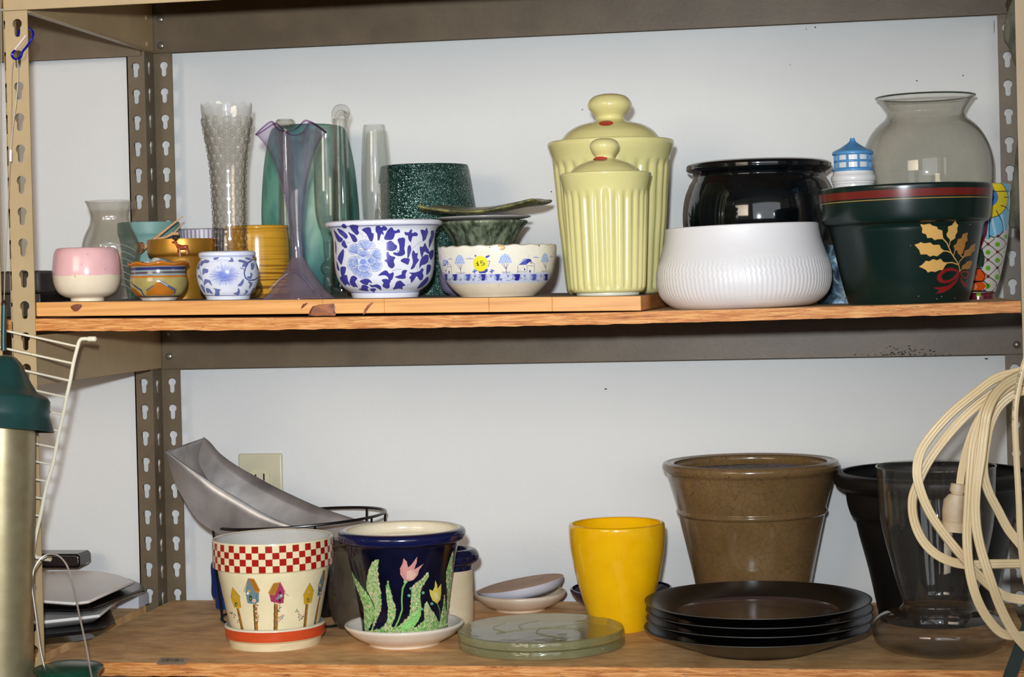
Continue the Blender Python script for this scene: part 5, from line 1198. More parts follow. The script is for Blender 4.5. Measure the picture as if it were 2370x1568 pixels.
for i, (zb_, lab) in enumerate(((ZLOW+0.0002, 'thick greenish glass disc lying on the shelf, lower of the two'), (ZLOW+0.0004+19.5*k_, 'thick greenish glass disc with pressed leaf pattern, upper of the two'))):
    yb = 1493-i*20; L = Lathe(1252, yb, YD, zb_, yb); r = L.root('glass_disc')
    tag(r, lab, 'disc', 'glass discs')
    if i == 0: r.location.x += 0.001
    L.build('disc', m_disc, [(186, yb-20), (190, yb-19), (192, yb-16), (192, yb-4), (190, yb-1), (186, yb)], r, n=2, nt=128); dsk = COL.objects[-1]
    # close the top
    mb = MB(); n = 96; top = L.z(yb-20)-L.zb; R0 = 186*L.k
    V = [(R0*cos(2*pi*k/n), R0*sin(2*pi*k/n), top) for k in range(n)]+[(R0*0.93*cos(2*pi*k/n), R0*0.93*sin(2*pi*k/n), top-0.0012) for k in range(n)]+[(0, 0, top-0.0012)]
    mb.add(V, [(k, (k+1) % n, n+(k+1) % n, n+k) for k in range(n)]+[(n+k, n+(k+1) % n, 2*n) for k in range(n)]); mb.obj('face', m_disc, r)
    if i == 1:
        mb = MB(); h = top-0.0006
        for pts in (((-0.05, -0.03), (-0.02, -0.01), (0.02, 0.012), (0.055, 0.045)), ((-0.02, -0.012), (-0.03, 0.02), (-0.01, 0.05)), ((0.0, 0.0), (0.035, 0.0), (0.06, -0.02)), ((-0.04, -0.028), (-0.06, 0.0), (-0.05, 0.03)), ((0.0, 0.0), (0.0, -0.03), (0.03, -0.055))):
            mb.tube([(a, b_, h) for a, b_ in [tuple(v[:2]) for v in crom([(x, y, 0) for x, y in pts], 6)]], 0.0004, 6)
        mb.obj('leaf_relief', m_disc, r)
    mb = MB(); rn = random.Random(i+5)
    for k in range(9):
        a = rn.uniform(-0.9, 0.9)+L.ang; z = rn.uniform(0.2, 0.85)*top; R1 = 192*L.k; s = rn.uniform(0.0006, 0.0016)
        for j in range(1): mb.tube([(R1*sin(a), -R1*cos(a)-s*0.6, z-s), (R1*sin(a), -R1*cos(a)-s*0.6, z-s*0.4), (R1*sin(a), -R1*cos(a)-s*0.6, z+s*0.4), (R1*sin(a), -R1*cos(a)-s*0.6, z+s)], [s*0.3, s, s, s*0.3], 8)
    mb.obj('bubbles', m_disc, r)['kind'] = 'stuff'

# --- yellow pot
YY = ylow(1430, 1456); L = Lathe(1427, 1213, YY, zl, 1456)
o = L.build('yellow_pot', ceramic('bright_yellow_glaze', C(246, 190, 14), 0.12, C(238, 176, 8), 30, coat=0.3), [(108, 1211), (110.5, 1213), (111.5, 1222), (111, 1245), (108, 1275), (102, 1308), (95, 1342), (86, 1375), (77, 1405), (70, 1430), (67, 1448), (65, 1456)], wall=6, ibot=1440, n=4)
tag(o, 'plain bright yellow tapered flower pot', 'pot')

print('YH', ylow(2172, 1504), 'YP', YP, 'YPn', ylow(1756,1502), 'YY', YY, YD)
# --- two small dishes
YS = ylow(1204, 1411); L = Lathe(1204, 1390, YS, zl, 1411)
o = L.build('dish', ceramic('worn_cream_glaze', C(222, 208, 190), 0.3, C(196, 168, 136), 12), [(105, 1370), (107.5, 1372), (106, 1378), (96, 1388), (80, 1399), (66, 1404), (60, 1406), (58, 1411)], wall=4, ibot=1402, n=3)
tag(o, 'shallow cream dish on a foot behind the glass discs', 'dish')
r = L.root('tilted_dish', -0.165); r.location = (L.X+0.004, L.Y, L.z(1377)-0.001)
tag(r, 'white glazed dish with flat brown clay face tilted inside the cream dish', 'dish')
k_ = L.k
L.turn('bowl', ceramic('cool_white_glaze', C(206, 206, 214), 0.25, C(190, 190, 200), 16), [(0, 0), (60*k_, 0), (78*k_, 2*k_), (92*k_, 9*k_), (100*k_, 20*k_), (101*k_, 27*k_), (100*k_, 28*k_)], r)
L.turn('clay_face', ceramic('brown_clay', C(190, 156, 128), 0.7, C(170, 136, 108), 25), [(100.2*k_, 27.9*k_), (99*k_, 28.4*k_), (50*k_, 28.2*k_), (0, 28.2*k_)], r)

# --- navy saucer behind the yellow pot
L = Lathe(1438, 1375, 0.375, zl, 1401); L2 = L
o = L.build('navy_saucer', ceramic('navy_glaze', C(24, 28, 66), 0.12, C(12, 14, 34), 30), [(116, 1357), (118, 1359), (116, 1365), (104, 1378), (88, 1390), (72, 1396), (66, 1401)], wall=4, ibot=1392, n=3)
tag(o, 'glossy navy blue saucer peeking out on both sides of the yellow pot', 'saucer')

# --- crackle glazed pot with dry soil
L = Lathe(1739, 1180, 0.347, zl, 1417); r = L.root('crackle_pot'); tag(r, 'large brown crackle glazed pot with dusty soil inside, behind the black plates', 'pot')
m, nt, b = newmat('brown_crackle'); b.inputs['Roughness'].default_value = 0.16
base = ramp(nt, [(0.3, C(98, 75, 46)), (0.7, C(124, 98, 64))], noise(nt, 10, 4, 0.6))
tc = nt.nodes.new('ShaderNodeTexCoord'); v = nt.nodes.new('ShaderNodeTexVoronoi'); v.feature = 'DISTANCE_TO_EDGE'; v.inputs['Scale'].default_value = 118; nt.links.new(tc.outputs['Object'], v.inputs['Vector'])
mx = nt.nodes.new('ShaderNodeMixRGB'); mx.inputs[1].default_value = C(92, 68, 42); nt.links.new(ramp(nt, [(0.0, (0, 0, 0, 1)), (0.045, (1, 1, 1, 1))], v.outputs['Distance']), mx.inputs[0]); nt.links.new(base, mx.inputs[2]); nt.links.new(mx.outputs[0], b.inputs['Base Color'])
L.build('body', m, [(190, 1070), (197, 1067), (202, 1070), (204, 1077), (202, 1085), (196, 1092), (194, 1096), (191, 1104), (182, 1136), (174, 1166), (172, 1175), (174, 1180), (173, 1185), (169, 1189), (167, 1198), (152, 1265), (136, 1340), (127, 1385), (121, 1417)], r, wall=14, ibot=1120, n=4, nt=128)
L.build('soil', ceramic('dry_soil', C(120, 110, 104), 0.95, C(76, 66, 60), 90, 0.002, 120), [(180, 1092), (120, 1090), (60, 1091), (1, 1090)], r, n=3, cap=False, dz=lambda a, z, rr: 0.0015*sin(3*a)*sin(rr*90))

# --- stack of black plates
YPn = ylow(1756, 1502)
m_pb = ceramic('black_plate_glaze', C(18, 17, 18), 0.28, C(12, 11, 12), 30); m_well = ceramic('plum_brown_well', C(72, 56, 54), 0.16, C(60, 46, 44), 20); m_rimline = ceramic('worn_rim', C(70, 66, 60), 0.4)
Lb = Lathe(1756, 1502, YPn, zl, 1502); k_ = Lb.k
labs = ['wide black dinner plate lying on the shelf, lowest of the stack of four', 'wide black dinner plate, second from the bottom of the stack of four', 'wide black dinner plate, directly under the top one of the stack', 'wide black dinner plate with plum brown centre, on top of the stack of four']
for i in range(4):
    r = empty('dinner_plate', (Lb.X+(0.0, 0.001, 0.0012, 0.0)[i]-(0.0015 if i == 0 else 0), YPn+(0, .0006, -.0005, 0)[i], ZLOW+0.0002+i*20.2*k_+(0.6*k_ if i else 0))); tag(r, labs[i], 'plate', 'black dinner plates')
    out_ = [(0, 5), (120, 5), (128, 0), (140, 0), (146, 5), (170, 14), (200, 26), (235, 41), (258, 50.5), (261, 52)]
    top_ = [(259, 54), (250, 52.5), (215, 40), (192, 30.5), (187, 28)]
    Lb.turn('plate', m_pb, [(a*k_, b_*k_) for a, b_ in out_+top_], r, 120)
    Lb.turn('well', m_well, [(187*k_, 28*k_), (183*k_, 24*k_), (172*k_, 21*k_), (100*k_, 19*k_), (0, 19*k_)], r, 120)
    mb = MB(); mb.tube([(260.5*k_*cos(2*pi*j/120), 260.5*k_*sin(2*pi*j/120), 53.2*k_) for j in range(120)], 0.0006, 6, close=True); mb.obj('rim_edge', m_rimline, r)

# --- black plastic nursery pot
L = Lathe(2158, 1110, 0.320, zl, 1402); k_ = L.k
o = L.build('nursery_pot', ceramic('black_pot_plastic', C(11, 11, 12), 0.5, C(7, 7, 8), 40), [(212, 1090), (221, 1092), (226, 1098), (227, 1106), (224, 1118), (214, 1126), (202, 1132), (199, 1140), (196, 1165), (188, 1190), (180, 1196), (170, 1240), (150, 1320), (134, 1380), (128, 1402)], wall=8, ibot=1380, n=4, nt=96)
tag(o, 'big black plastic nursery pot with thick rim behind the clear hurricane vase', 'pot')

# --- hurricane vase
YH = ylow(2172, 1507); L = Lathe(2171, 1300, YH, zl, 1504); r = L.root('hurricane_vase'); tag(r, 'clear glass hurricane vase with bulging foot, standing behind the cream cord loops', 'vase')
g_h = glass('hurricane_glass', (0.985, 0.985, 0.982), (0.80, 0.81, 0.80), 0.02, p=4, haze=0.004)
L.build('body', g_h, [(136, 1079), (136, 1084), (134, 1130), (131, 1180), (127, 1215), (119, 1255), (109, 1295), (99, 1335), (89, 1370), (83, 1390), (84, 1400), (94, 1408), (118, 1417), (140, 1430), (152, 1446), (154, 1462), (148, 1480), (130, 1494), (108, 1502), (90, 1504)], r, wall=2.5, ibot=1499, n=5, nt=110)
mb = MB(); z_ = L.z(1079)-L.zb; mb.tube([(136*L.k*cos(2*pi*j/90), 136*L.k*sin(2*pi*j/90), z_) for j in range(90)], 0.0010, 8, close=True); mb.obj('rim_bead', g_clear, r)

# --- cream crock with navy rolled lip
L = Lathe(1039, 1350, 0.232, zl, 1433); r = L.root('crock'); tag(r, 'small cream stoneware crock with thick navy rolled lip behind the tulip pot', 'crock')
L.build('body', ceramic('speckled_cream', C(222, 204, 172), 0.35, C(206, 184, 146), 22), [(54, 1316), (55, 1325), (55.5, 1345), (55.5, 1400), (54, 1426), (50, 1433)], r, n=2)
L.build('lip', ceramic('navy_glaze', None), [(46, 1280), (48, 1273), (56, 1270), (65, 1274), (71, 1284), (71, 1294), (65, 1302), (57, 1306), (55, 1310), (55, 1318)], r, n=4, wall=3, ibot=1420)

# --- smoky vase between the two painted pots
L = Lathe(828, 1350, 0.245, zl, 1448); r = L.root('smoky_vase'); tag(r, 'dusty smoky glass vase standing between the birdhouse pot and the tulip pot', 'vase')
L.build('body', glass('dusty_dark_glass', (0.72, 0.69, 0.64), (0.40, 0.38, 0.34), 0.08, p=2, haze=0.25, hazecol=C(128, 114, 98)), [(56, 1269), (58, 1272), (60, 1290), (66, 1325), (70, 1360), (70, 1385), (66, 1410), (58, 1434), (48, 1448)], r, wall=3, ibot=1438)
L = Lathe(738, 1400, 0.325, zl, 1418)
o = L.build('black_bowl', ceramic('black_plastic', None), [(60, 1322), (61, 1326), (58, 1350), (50, 1390), (40, 1418)], wall=4, n=3, ibot=1400); tag(o, 'black bowl in the shadow behind the birdhouse pot and smoky vase', 'bowl')

# --- blue jar
L = Lathe(531, 1350, 0.385, zl, 1400)
o = L.build('blue_jar', ceramic('royal_blue_plastic', C(14, 62, 140), 0.35, C(8, 40, 104), 30), [(36, 1296), (39, 1300), (42, 1312), (41, 1340), (42, 1365), (40, 1376), (34, 1380), (33, 1392), (33, 1400)], n=3); tag(o, 'royal blue plastic jar mostly hidden behind the birdhouse pot', 'jar')

# --- wire ring stand with the steel scoop
RC = at(692, 1200, 0.312); m_wire = ceramic('black_wire', C(14, 14, 14), 0.3)
r = empty('wire_plant_stand', (RC[0], RC[1], ZLOW)); tag(r, 'round black wire plant stand holding the curved metal scoop', 'stand')
hz = RC[2]-ZLOW; Rr = 0.118; tl = -0.052
rp = lambda a, rr, dz_=0: (rr*cos(a), rr*sin(a)*0.9, hz+dz_-rr*cos(a)*tl)
MB().tube([rp(2*pi*k/96, Rr) for k in range(96)], 0.0020, 8, close=True).obj('ring', m_wire, r)
for a in (-0.35, 0.32, 0.9, 2.2, 3.3, 3.62, 4.25, 5.15):
    p = rp(a, Rr); MB().tube([p, (p[0]*0.97, p[1]*0.97, hz*0.5), (p[0]*0.92, p[1]*0.92, 0.0022)], 0.0017, 6).obj('leg', m_wire, r)
MB().tube([(Rr*0.92*cos(2*pi*k/72), Rr*0.83*sin(2*pi*k/72), 0.0022) for k in range(72)], 0.0018, 6, close=True).obj('foot_ring', m_wire, r)
q = crop(360, 980, 2.666)
Fp = q((60, 170), (130, 222), (200, 270), (290, 330), (370, 385), (500, 460), (640, 545), (750, 600), (870, 645), (1000, 690), (1150, 720)); Gp = q((295, 88), (335, 118), (400, 190), (500, 262), (620, 330), (750, 400), (880, 462), (1000, 515), (1130, 560), (1250, 598), (1330, 612))
Bp = q((62, 176), (92, 270), (130, 380), (190, 490), (250, 580), (340, 650), (480, 720), (640, 755), (820, 770), (1000, 765), (1160, 740))
m_alu, nt, b = newmat('brushed_pewter'); b.inputs['Metallic'].default_value = 0.5; b.inputs['Roughness'].default_value = 0.34
nt.links.new(ramp(nt, [(0.32, C(120, 115, 112)), (0.66, C(196, 190, 185))], noise(nt, 9, 4, 0.55, (1, 1, 1), 0.4)), b.inputs['Base Color'])
F_ = [at(x, y, 0.225) for x, y in Fp]; G_ = [at(x, y, 0.345) for x, y in Gp]; B1 = [at(x, y, 0.240) for x, y in Bp]
B2 = [np.array((G_[i][0]*0.45+B1[i][0]*0.55, 0.325, B1[i][2])) if i else G_[0]+np.array((0, 0, -0.001)) for i in range(11)]
B2[0] = G_[0]-np.array((0, 0.002, 0.001)); B1[0] = F_[0]+np.array((0, 0.002, -0.001))
cr = [crom(c_, 4) for c_ in (F_, B1, B2, G_)]; n = len(cr[0]); V = []; O_ = np.array((F_[3][0], 0.28, F_[3][2]))
for i in range(n):
    f_, b1, b2, g_ = [c_[i] for c_ in cr]
    for t in np.linspace(0, 1, 5)[:-1]: V.append(tuple(f_*(1-t)+b1*t-O_))
    for t in np.linspace(0, 1, 5)[:-1]: V.append(tuple(b1*(1-t)+b2*t-O_))
    for t in np.linspace(0, 1, 5): V.append(tuple(b2*(1-t)+g_*t-O_))
w_ = 13; Fc = [(i*w_+j, i*w_+j+1, (i+1)*w_+j+1, (i+1)*w_+j) for i in range(n-1) for j in range(w_-1)]
Fc.append(tuple((n-1)*w_+j for j in range(w_)))
o = mesh_obj('metal_scoop', V, Fc, m_alu, None, tuple(O_), smooth=17, recalc=False); s_ = o.modifiers.new('solid', 'SOLIDIFY'); s_.thickness = 0.0022; s_.offset = 0
tag(o, 'long folded pewter grey metal scoop resting tilted in the black wire stand', 'scoop')

# --- wall outlet
cx_, cy_ = at(606, 1139, YW)[0], at(606, 1139, YW)[2]; r = empty('wall_outlet', (cx_, YW, cy_)); tag(r, 'beige duplex wall outlet plate, partly hidden by the metal scoop', 'outlet')
m_iv = ceramic('ivory_plastic', C(204, 198, 168), 0.35, C(196, 190, 160), 30); m_iv2 = ceramic('ivory_socket', C(222, 212, 178), 0.3)
bevel(MB().box((-0.0330, -0.0055, -0.056), (0.0330, 0, 0.056)).obj('cover_plate', m_iv, r, smooth=30), 0.003, 3)
for s in (1, -1):
    mb = MB(); poly = [(0.0165*cos(2*pi*k/24), 0.0140*sin(2*pi*k/24)) for k in range(24)]; poly = [(max(-0.0145, min(0.0145, a))*1.02, b_+s*0.0200) for a, b_ in poly]
    mb.prism(poly, 'y', -0.0080, -0.005); so = mb.obj('socket', m_iv2, r, smooth=30)
    for nm, a, b_, hh in (('slot', -0.0062, 0.0022, 0.0040), ('slot', 0.0062, 0.0022, 0.0050)): MB().box((a-0.0011, -0.0084, s*0.0200+b_-hh), (a+0.0011, -0.0078, s*0.0200+b_+hh)).obj(nm, m_dark, so)
    mb = MB(); mb.prism([(0.0023*cos(2*pi*k/12), s*0.0200-0.0075+0.0023*sin(2*pi*k/12)) for k in range(12)], 'y', -0.0084, -0.0078); mb.obj('slot', m_dark, so)
mb = MB(); mb.prism([(0.0022*cos(2*pi*k/12), 0.0022*sin(2*pi*k/12)) for k in range(12)], 'y', -0.0068, -0.0050); mb.obj('screw', m_iv2, r)

# --- barcode label on the deck edge
P0, P1, P2, P3 = [atz(x, y, ZLOW+0.0006) for x, y in ((372, 1522), (436, 1523), (428, 1538), (362, 1538))]
O_ = (P0+P2)/2; r = empty('barcode_label', tuple(O_)); tag(r, 'small clear barcode label stuck on the lower shelf near its edge', 'label')
mesh_obj('sheet', [tuple(p-O_) for p in (P0, P1, P2, P3)]+[tuple(p-O_-np.array((0, 0, 0.0003))) for p in (P0, P1, P2, P3)], [(3, 2, 1, 0), (4, 5, 6, 7), (0, 1, 5, 4), (1, 2, 6, 5), (2, 3, 7, 6), (3, 0, 4, 7)], ceramic('label_film', C(188, 164, 138), 0.3, C(176, 150, 124), 60), r, smooth=0)
mb = MB(); rn = random.Random(3)
u = 0.08
while u < 0.9:
    w_ = rn.choice((0.008, 0.014, 0.02)); c = [P3*(1-a)*(1-b_)+P2*a*(1-b_)+P0*(1-a)*b_+P1*a*b_-O_+np.array((0, 0, 0.0001)) for a, b_ in ((u, 0.35), (u+w_, 0.35), (u+w_, 0.8), (u, 0.8))]
    mb.add([tuple(v) for v in c], [(0, 1, 2, 3)]); u += w_+rn.choice((0.012, 0.02, 0.035))
mesh_obj('bars', mb.v, mb.f, ceramic('ink', C(50, 44, 42), 0.6), r, smooth=0)

# --- platters on the neighbouring deck
m_wp = ceramic('white_platter_glaze', C(244, 240, 234), 0.3, C(238, 232, 226), 12); m_bp = ceramic('black_platter_glaze', C(14, 13, 14), 0.25)
def slab(name, pts, Z, th, mat, label, cat, group=None, dish=0.0):
    W_ = [atz(x, y, Z) for x, y in pts]; n = len(W_); c = sum(W_)/n; V = []
    V += [tuple(p-c) for p in W_]; V += [tuple((p-c)*0.93+np.array((0, 0, -dish))) for p in W_]; V += [tuple((p-c)*0.80+np.array((0, 0, -th))) for p in W_]; V += [tuple((p-c)+np.array((0, 0, -0.0035))) for p in W_]
    F = [(i, (i+1) % n, n+(i+1) % n, n+i) for i in range(n)]+[tuple(range(n, 2*n))]+[(3*n+i, 3*n+(i+1) % n, (i+1) % n, i) for i in range(n)]+[(2*n+i, 2*n+(i+1) % n, 3*n+(i+1) % n, 3*n+i) for i in range(n)]+[tuple(range(3*n-1, 2*n-1, -1))]
    o = mesh_obj(name, V, F, mat, None, tuple(c), smooth=30, recalc=True); tag(o, label, cat, group); bevel(o, 0.0014, 2); return o
Zb = ZLOW-0.001
slab('platter', [(-60, 1425), (60, 1405), (200, 1398), (250, 1392), (266, 1436), (240, 1452), (190, 1462), (60, 1475), (-60, 1480)], Zb+0.0165, 0.0160, m_bp, 'black platter at the bottom of the pile on the neighbouring rack', 'platter', 'platters on the neighbouring rack')
slab('platter', [(-60, 1385), (100, 1375), (270, 1371), (288, 1378), (231, 1423), (184, 1429), (101, 1438), (-60, 1440)], Zb+0.0305, 0.0135, m_wp, 'white platter under the black one, its bright rim curving through the pile', 'platter', 'platters on the neighbouring rack')
slab('platter', [(-60, 1338), (100, 1330), (230, 1330), (300, 1340), (328, 1352), (334, 1362), (216, 1408), (170, 1412), (-60, 1412)], Zb+0.0430, 0.0120, m_bp, 'black platter with pointed corner wedged below the top white platter', 'platter', 'platters on the neighbouring rack')
slab('platter', [(-60, 1332), (60, 1327), (174, 1320), (230, 1322), (275, 1331), (312, 1346), (260, 1367), (206, 1391), (171, 1395), (99, 1390), (-60, 1380)], Zb+0.0545, 0.0110, m_wp, 'white angular platter on top of the pile on the neighbouring rack', 'platter', 'platters on the neighbouring rack', dish=0.0008)
c = at(120, 1302, 0.405); mb = MB(); poly = [(-0.20, -0.010), (0.045, -0.010), (0.049, -0.006), (0.049, 0.006), (0.045, 0.010), (-0.20, 0.010)]
mb.prism(poly, 'y', -0.022, 0.022); o = bevel(mb.obj('tray', ceramic('black_gloss_plastic', C(24, 18, 20), 0.15), None, loc=(c[0], 0.41, Zb+0.0655), smooth=30), 0.003, 3); o.location.z = Zb+0.0655
tag(o, 'shiny black tray lying at the back on top of the platters', 'tray')
c = at(333, 1380, 0.40); o = bevel(MB().box((-0.030, -0.02, 0), (0.004, 0.02, 0.017)).obj('white_box', ceramic('white_card', C(206, 206, 212), 0.6), None, loc=(-0.034, 0.395, Zb), smooth=30), 0.001); tag(o, 'little white box by the rack post behind the platters', 'box')

# ================================================================ hanging in front
def W3(pts, Y): return [at(p[0], p[1], p[2] if len(p) > 2 else Y) for p in pts]
def hang(name, mb_pts, O_): return [tuple(p-O_) for p in mb_pts]
# --- white coated wire rack
m_wr = ceramic('cream_coated_wire', C(236, 226, 200), 0.35, C(196, 168, 132), 60, lo=0.28, hi=0.4)
O_ = at(184, 783, -0.03); r = empty('wire_rack', tuple(O_)); tag(r, 'cream coated wire shelf hanging sideways at the rack post', 'rack')
side = W3([(206, 785), (196, 784.5), (187, 786), (182, 794), (180, 802), (170, 841), (163, 880), (154, 919), (147, 956), (138, 995), (130, 1036), (122, 1076), (110, 1116), (101, 1157), (93, 1197), (83, 1240), (78, 1272), (79, 1285), (86, 1291), (100, 1292.5)], -0.03)
MB().tube(hang('', crom(side, 3), O_), 0.0022, 10).obj('side_wire', m_wr, r)
for a, b_ in (((203, 785), (223, 785)), ((98, 1292.5), (119, 1295))):
    p, q_ = at(*a, -0.03), at(*b_, -0.03); MB().tube(hang('', [p, p*0.85+q_*0.15, p*0.1+q_*0.9, q_], O_), [0.0026, 0.0032, 0.0032, 0.0018], 12).obj('end_cap', m_wr, r)
for (x1, y1), sl in (((177, 802), .22), ((170, 842), .222), ((163, 882), .225), ((152, 920), .225), ((145, 960), .21), ((136, 998), .21), ((129, 1037), .20), ((121, 1076), .19), ((110, 1115), .17), ((101, 1155), .16), ((94, 1195), .14), ((85, 1237), .12)):
    MB().tube(hang('', [at(x1, y1, -0.031), at(-45, y1-sl*(x1+45), -0.012)], O_), 0.0014, 8).obj('rung', m_wr, r)

# --- bird feeder hanging by its cord
m_tg = ceramic('dark_green_enamel', C(30, 66, 62), 0.35, C(24, 56, 54), 30); m_tube = ceramic('champagne_metal', C(176, 164, 130), 0.36, C(160, 146, 112), 40, metal=0.7)
YFd = -0.112
L = Lathe(2, 900, YFd, -1.05, None); O_ = np.array((L.X, L.Y, -1.05)); r = empty('bird_feeder', tuple(O_)); tag(r, 'tube bird feeder with dark green bell cap and champagne metal body, hanging before the rack', 'feeder')
k_ = L.k; zc = L.z(960)+1.05
tb_ = L.turn('tube', m_tube, [(0, 0.0), (76*k_, 0.0), (76*k_, zc+0.004), (0, zc+0.004)], r, 64); tb_.location = (-0.036*zc, 0, 0); tb_.rotation_euler = (0, 0.036, 0)
L.turn('bell_cap', m_tg, [(118*k_, -30*k_), (122*k_, -34*k_), (120*k_, -28*k_), (112*k_, -8*k_), (108*k_, 4*k_), (107*k_, 36*k_), (100*k_, 45*k_), (77*k_, 54*k_), (61*k_, 76*k_), (48*k_, 98*k_), (35*k_, 120*k_), (22*k_, 133*k_), (8*k_, 138*k_), (0, 138.5*k_)], r, 72).location = (0, 0, zc)
cap_ = COL.objects[-1]; cap_.rotation_euler = (radians(-8), radians(3.5), 0); s_ = cap_.modifiers.new('solid', 'SOLIDIFY'); s_.thickness = 0.0012
Yr = YFd
MB().tube(hang('', [at(8.5, 812, Yr), at(8, 790, Yr), at(9.5, 706, Yr)], O_), 0.0032, 12).obj('hanger_rod', m_tg, r)
MB().tube(hang('', [at(9.5, 707, Yr), at(9.5, 700, Yr), at(9.5, 695, Yr)], O_), [0.0038, 0.0034, 0.0012], 12).obj('rod_tip', m_dark, r)
m_cordw = ceramic('steel_cord', C(176, 160, 138), 0.4)
MB().tube(hang('', crom(W3([(9.5, 696), (11, 640), (14, 600), (20, 450), (23.5, 372), (26, 300), (26.5, 200), (28, 160), (31, 140)], -0.045), 5), O_), 0.0006, 6).obj('hanging_cord', m_cordw, r)
MB().tube(hang('', crom(W3([(40, 138), (42, 165), (38, 230), (30, 290), (25, 350)], -0.045), 5), O_), 0.0006, 6).obj('hanging_cord', m_cordw, r)
MB().tube(hang('', crom(W3([(2, -10), (3, 200), (4, 400), (7, 540), (11, 636)], -0.047), 5), O_), 0.0006, 6).obj('hanging_cord', m_cordw, r)
MB().tube(hang('', W3([(25, 347), (24.5, 374)], -0.045), O_), 0.0020, 10).obj('crimp_sleeve', ceramic('pale_crimp', C(226, 204, 196), 0.35), r)
m_teal = ceramic('teal_paint', C(40, 84, 92), 0.35)
MB().tube(hang('', crom(W3([(74, 1364), (71, 1390), (67, 1420), (68, 1440)], -0.105), 4), O_), [0.0012, 0.0016, 0.0019, 0.0022, 0.0024, 0.0025, 0.0026, 0.0026, 0.0026, 0.0026, 0.0024, 0.002, 0.001], 10).obj('perch_hook', m_teal, r)

# --- carabiner
m_cb = ceramic('blue_anodised', C(24, 34, 190), 0.2, C(16, 24, 160), 80, metal=0.5)
O_ = at(40, 137, -0.004); r = empty('carabiner', tuple(O_)); tag(r, 'small blue carabiner with pale gate hooked through the rack post keyhole', 'carabiner')
cp = [at(x, y, Yq) for x, y, Yq in ((41, 82, -0.003), (45, 71, 0.004), (55, 62, 0.010), (66, 65, 0.004), (74, 71, -0.003), (77, 80, -0.006), (72, 93, -0.008), (61.5, 108, -0.008), (52, 120, -0.008), (48.5, 130, -0.008), (41, 137, -0.008), (32, 135, -0.008), (27.5, 128, -0.008), (30, 121, -0.008), (36, 116, -0.008))]
MB().tube(hang('', crom(cp, 5), O_), 0.0014, 10).obj('hook', m_cb, r)
MB().tube(hang('', [at(34, 115.5, -0.008), at(60, 82, -0.008)], O_), 0.0013, 10).obj('gate', ceramic('pale_gate', C(236, 210, 206), 0.3), r)

# --- second green feeder lid with wire bail
L = Lathe(158, 1552, -0.10, -0.86, None); r = empty('hanging_feeder', (L.X, L.Y, -0.86)); O_ = np.array((L.X, L.Y, -0.86)); tag(r, 'dark green round lid with thin wire bail hanging at the lower shelf corner', 'feeder'); k_ = L.k; zt = L.z(1546)+0.86
m_g2 = ceramic('glossy_green', C(24, 72, 54), 0.22, C(16, 56, 42), 30)
L.turn('lid', m_g2, [(0, zt-14*k_)]+[(72*k_, zt-14*k_), (72*k_, zt-6*k_), (79*k_, zt-5*k_), (80*k_, zt), (74*k_, zt+3*k_), (50*k_, zt+9*k_), (20*k_, zt+12*k_), (0, zt+13*k_)], r, 72)
L.turn('container', m_g2, [(0, 0.0), (66*k_, 0.0), (70*k_, zt-12*k_), (0, zt-12*k_)], r, 64)
MB().tube(hang('', crom([at(x, y, Yq) for x, y, Yq in ((103, 1546, -0.108), (93, 1500, -0.108), (85, 1440, -0.108), (78, 1390, -0.108), (74, 1360, -0.108), (76, 1330, -0.106), (84, 1307, -0.104), (101, 1288, -0.10), (120, 1283, -0.098), (138, 1289, -0.098), (155, 1310, -0.10), (166, 1345, -0.104), (172, 1370, -0.11), (181, 1412, -0.12), (200, 1500, -0.136), (206, 1536, -0.1395), (212, 1568, -0.1365))], 5), O_), 0.0011, 8).obj('wire_bail', ceramic('bright_wire', C(206, 196, 184), 0.25, metal=0.7), r)

# --- cream extension cord
m_cord = ceramic('cream_cord', C(232, 208, 164), 0.38, C(226, 200, 154), 30); m_text = ceramic('grey_print', C(104, 98, 84), 0.6)
q = crop(2000, 820, 2.097); O_ = at(2362, 860, -0.035); r = empty('extension_cord', tuple(O_)); tag(r, 'coiled cream three wire extension cord hanging over the rack post', 'cord')
def flat(pts, Ys, rl=0.00215, name='cord_loop', tw=0.0, n=6, lobes=3):
    P_ = q(*pts); Y_ = np.interp(np.linspace(0, 1, len(P_)), np.linspace(0, 1, len(Ys)), Ys); W_ = crom([at(x, y, yy) for (x, y), yy in zip(P_, Y_)], n); m = len(W_); V = []; prof = []
    for lb in range(lobes):
        c0 = (lb-(lobes-1)/2)*rl*1.62
        a0, a1 = (2.2, -2.2)
        rng = np.linspace(2.35, 0.79, 5)
        prof += [(c0+rl*cos(a), rl*sin(a)) for a in rng]
    prof += [(-a, -b_) for a, b_ in prof]
    w_ = len(prof)
    for i, p in enumerate(W_):
        t = W_[min(i+1, m-1)]-W_[max(i-1, 0)]; t = t/np.linalg.norm(t); vdir = p-CAM; vdir = vdir/np.linalg.norm(vdir)
        a = np.cross(t, vdir); a /= np.linalg.norm(a); b_ = np.cross(a, t); ang = tw*sin(2*pi*i/m+len(pts)); A = a*cos(ang)+b_*sin(ang); B = b_*cos(ang)-a*sin(ang)
        V += [tuple(p+A*x+B*y-O_) for x, y in prof]
    F = [(i*w_+j, i*w_+(j+1) % w_, (i+1)*w_+(j+1) % w_, (i+1)*w_+j) for i in range(m-1) for j in range(w_)]+[tuple(range(w_)), tuple((m-1)*w_+j for j in range(w_))]
    return mesh_obj(name, V, F, m_cord, r, smooth=50, recalc=True)
flat([(860, 60), (740, 90), (640, 118), (540, 190), (420, 290), (325, 395), (272, 480), (256, 570), (272, 660), (318, 770), (388, 875), (478, 985), (560, 1080), (640, 1150), (700, 1182), (790, 1195)], [-.03, -.05, -.062, -.06, -.05], tw=0.5)
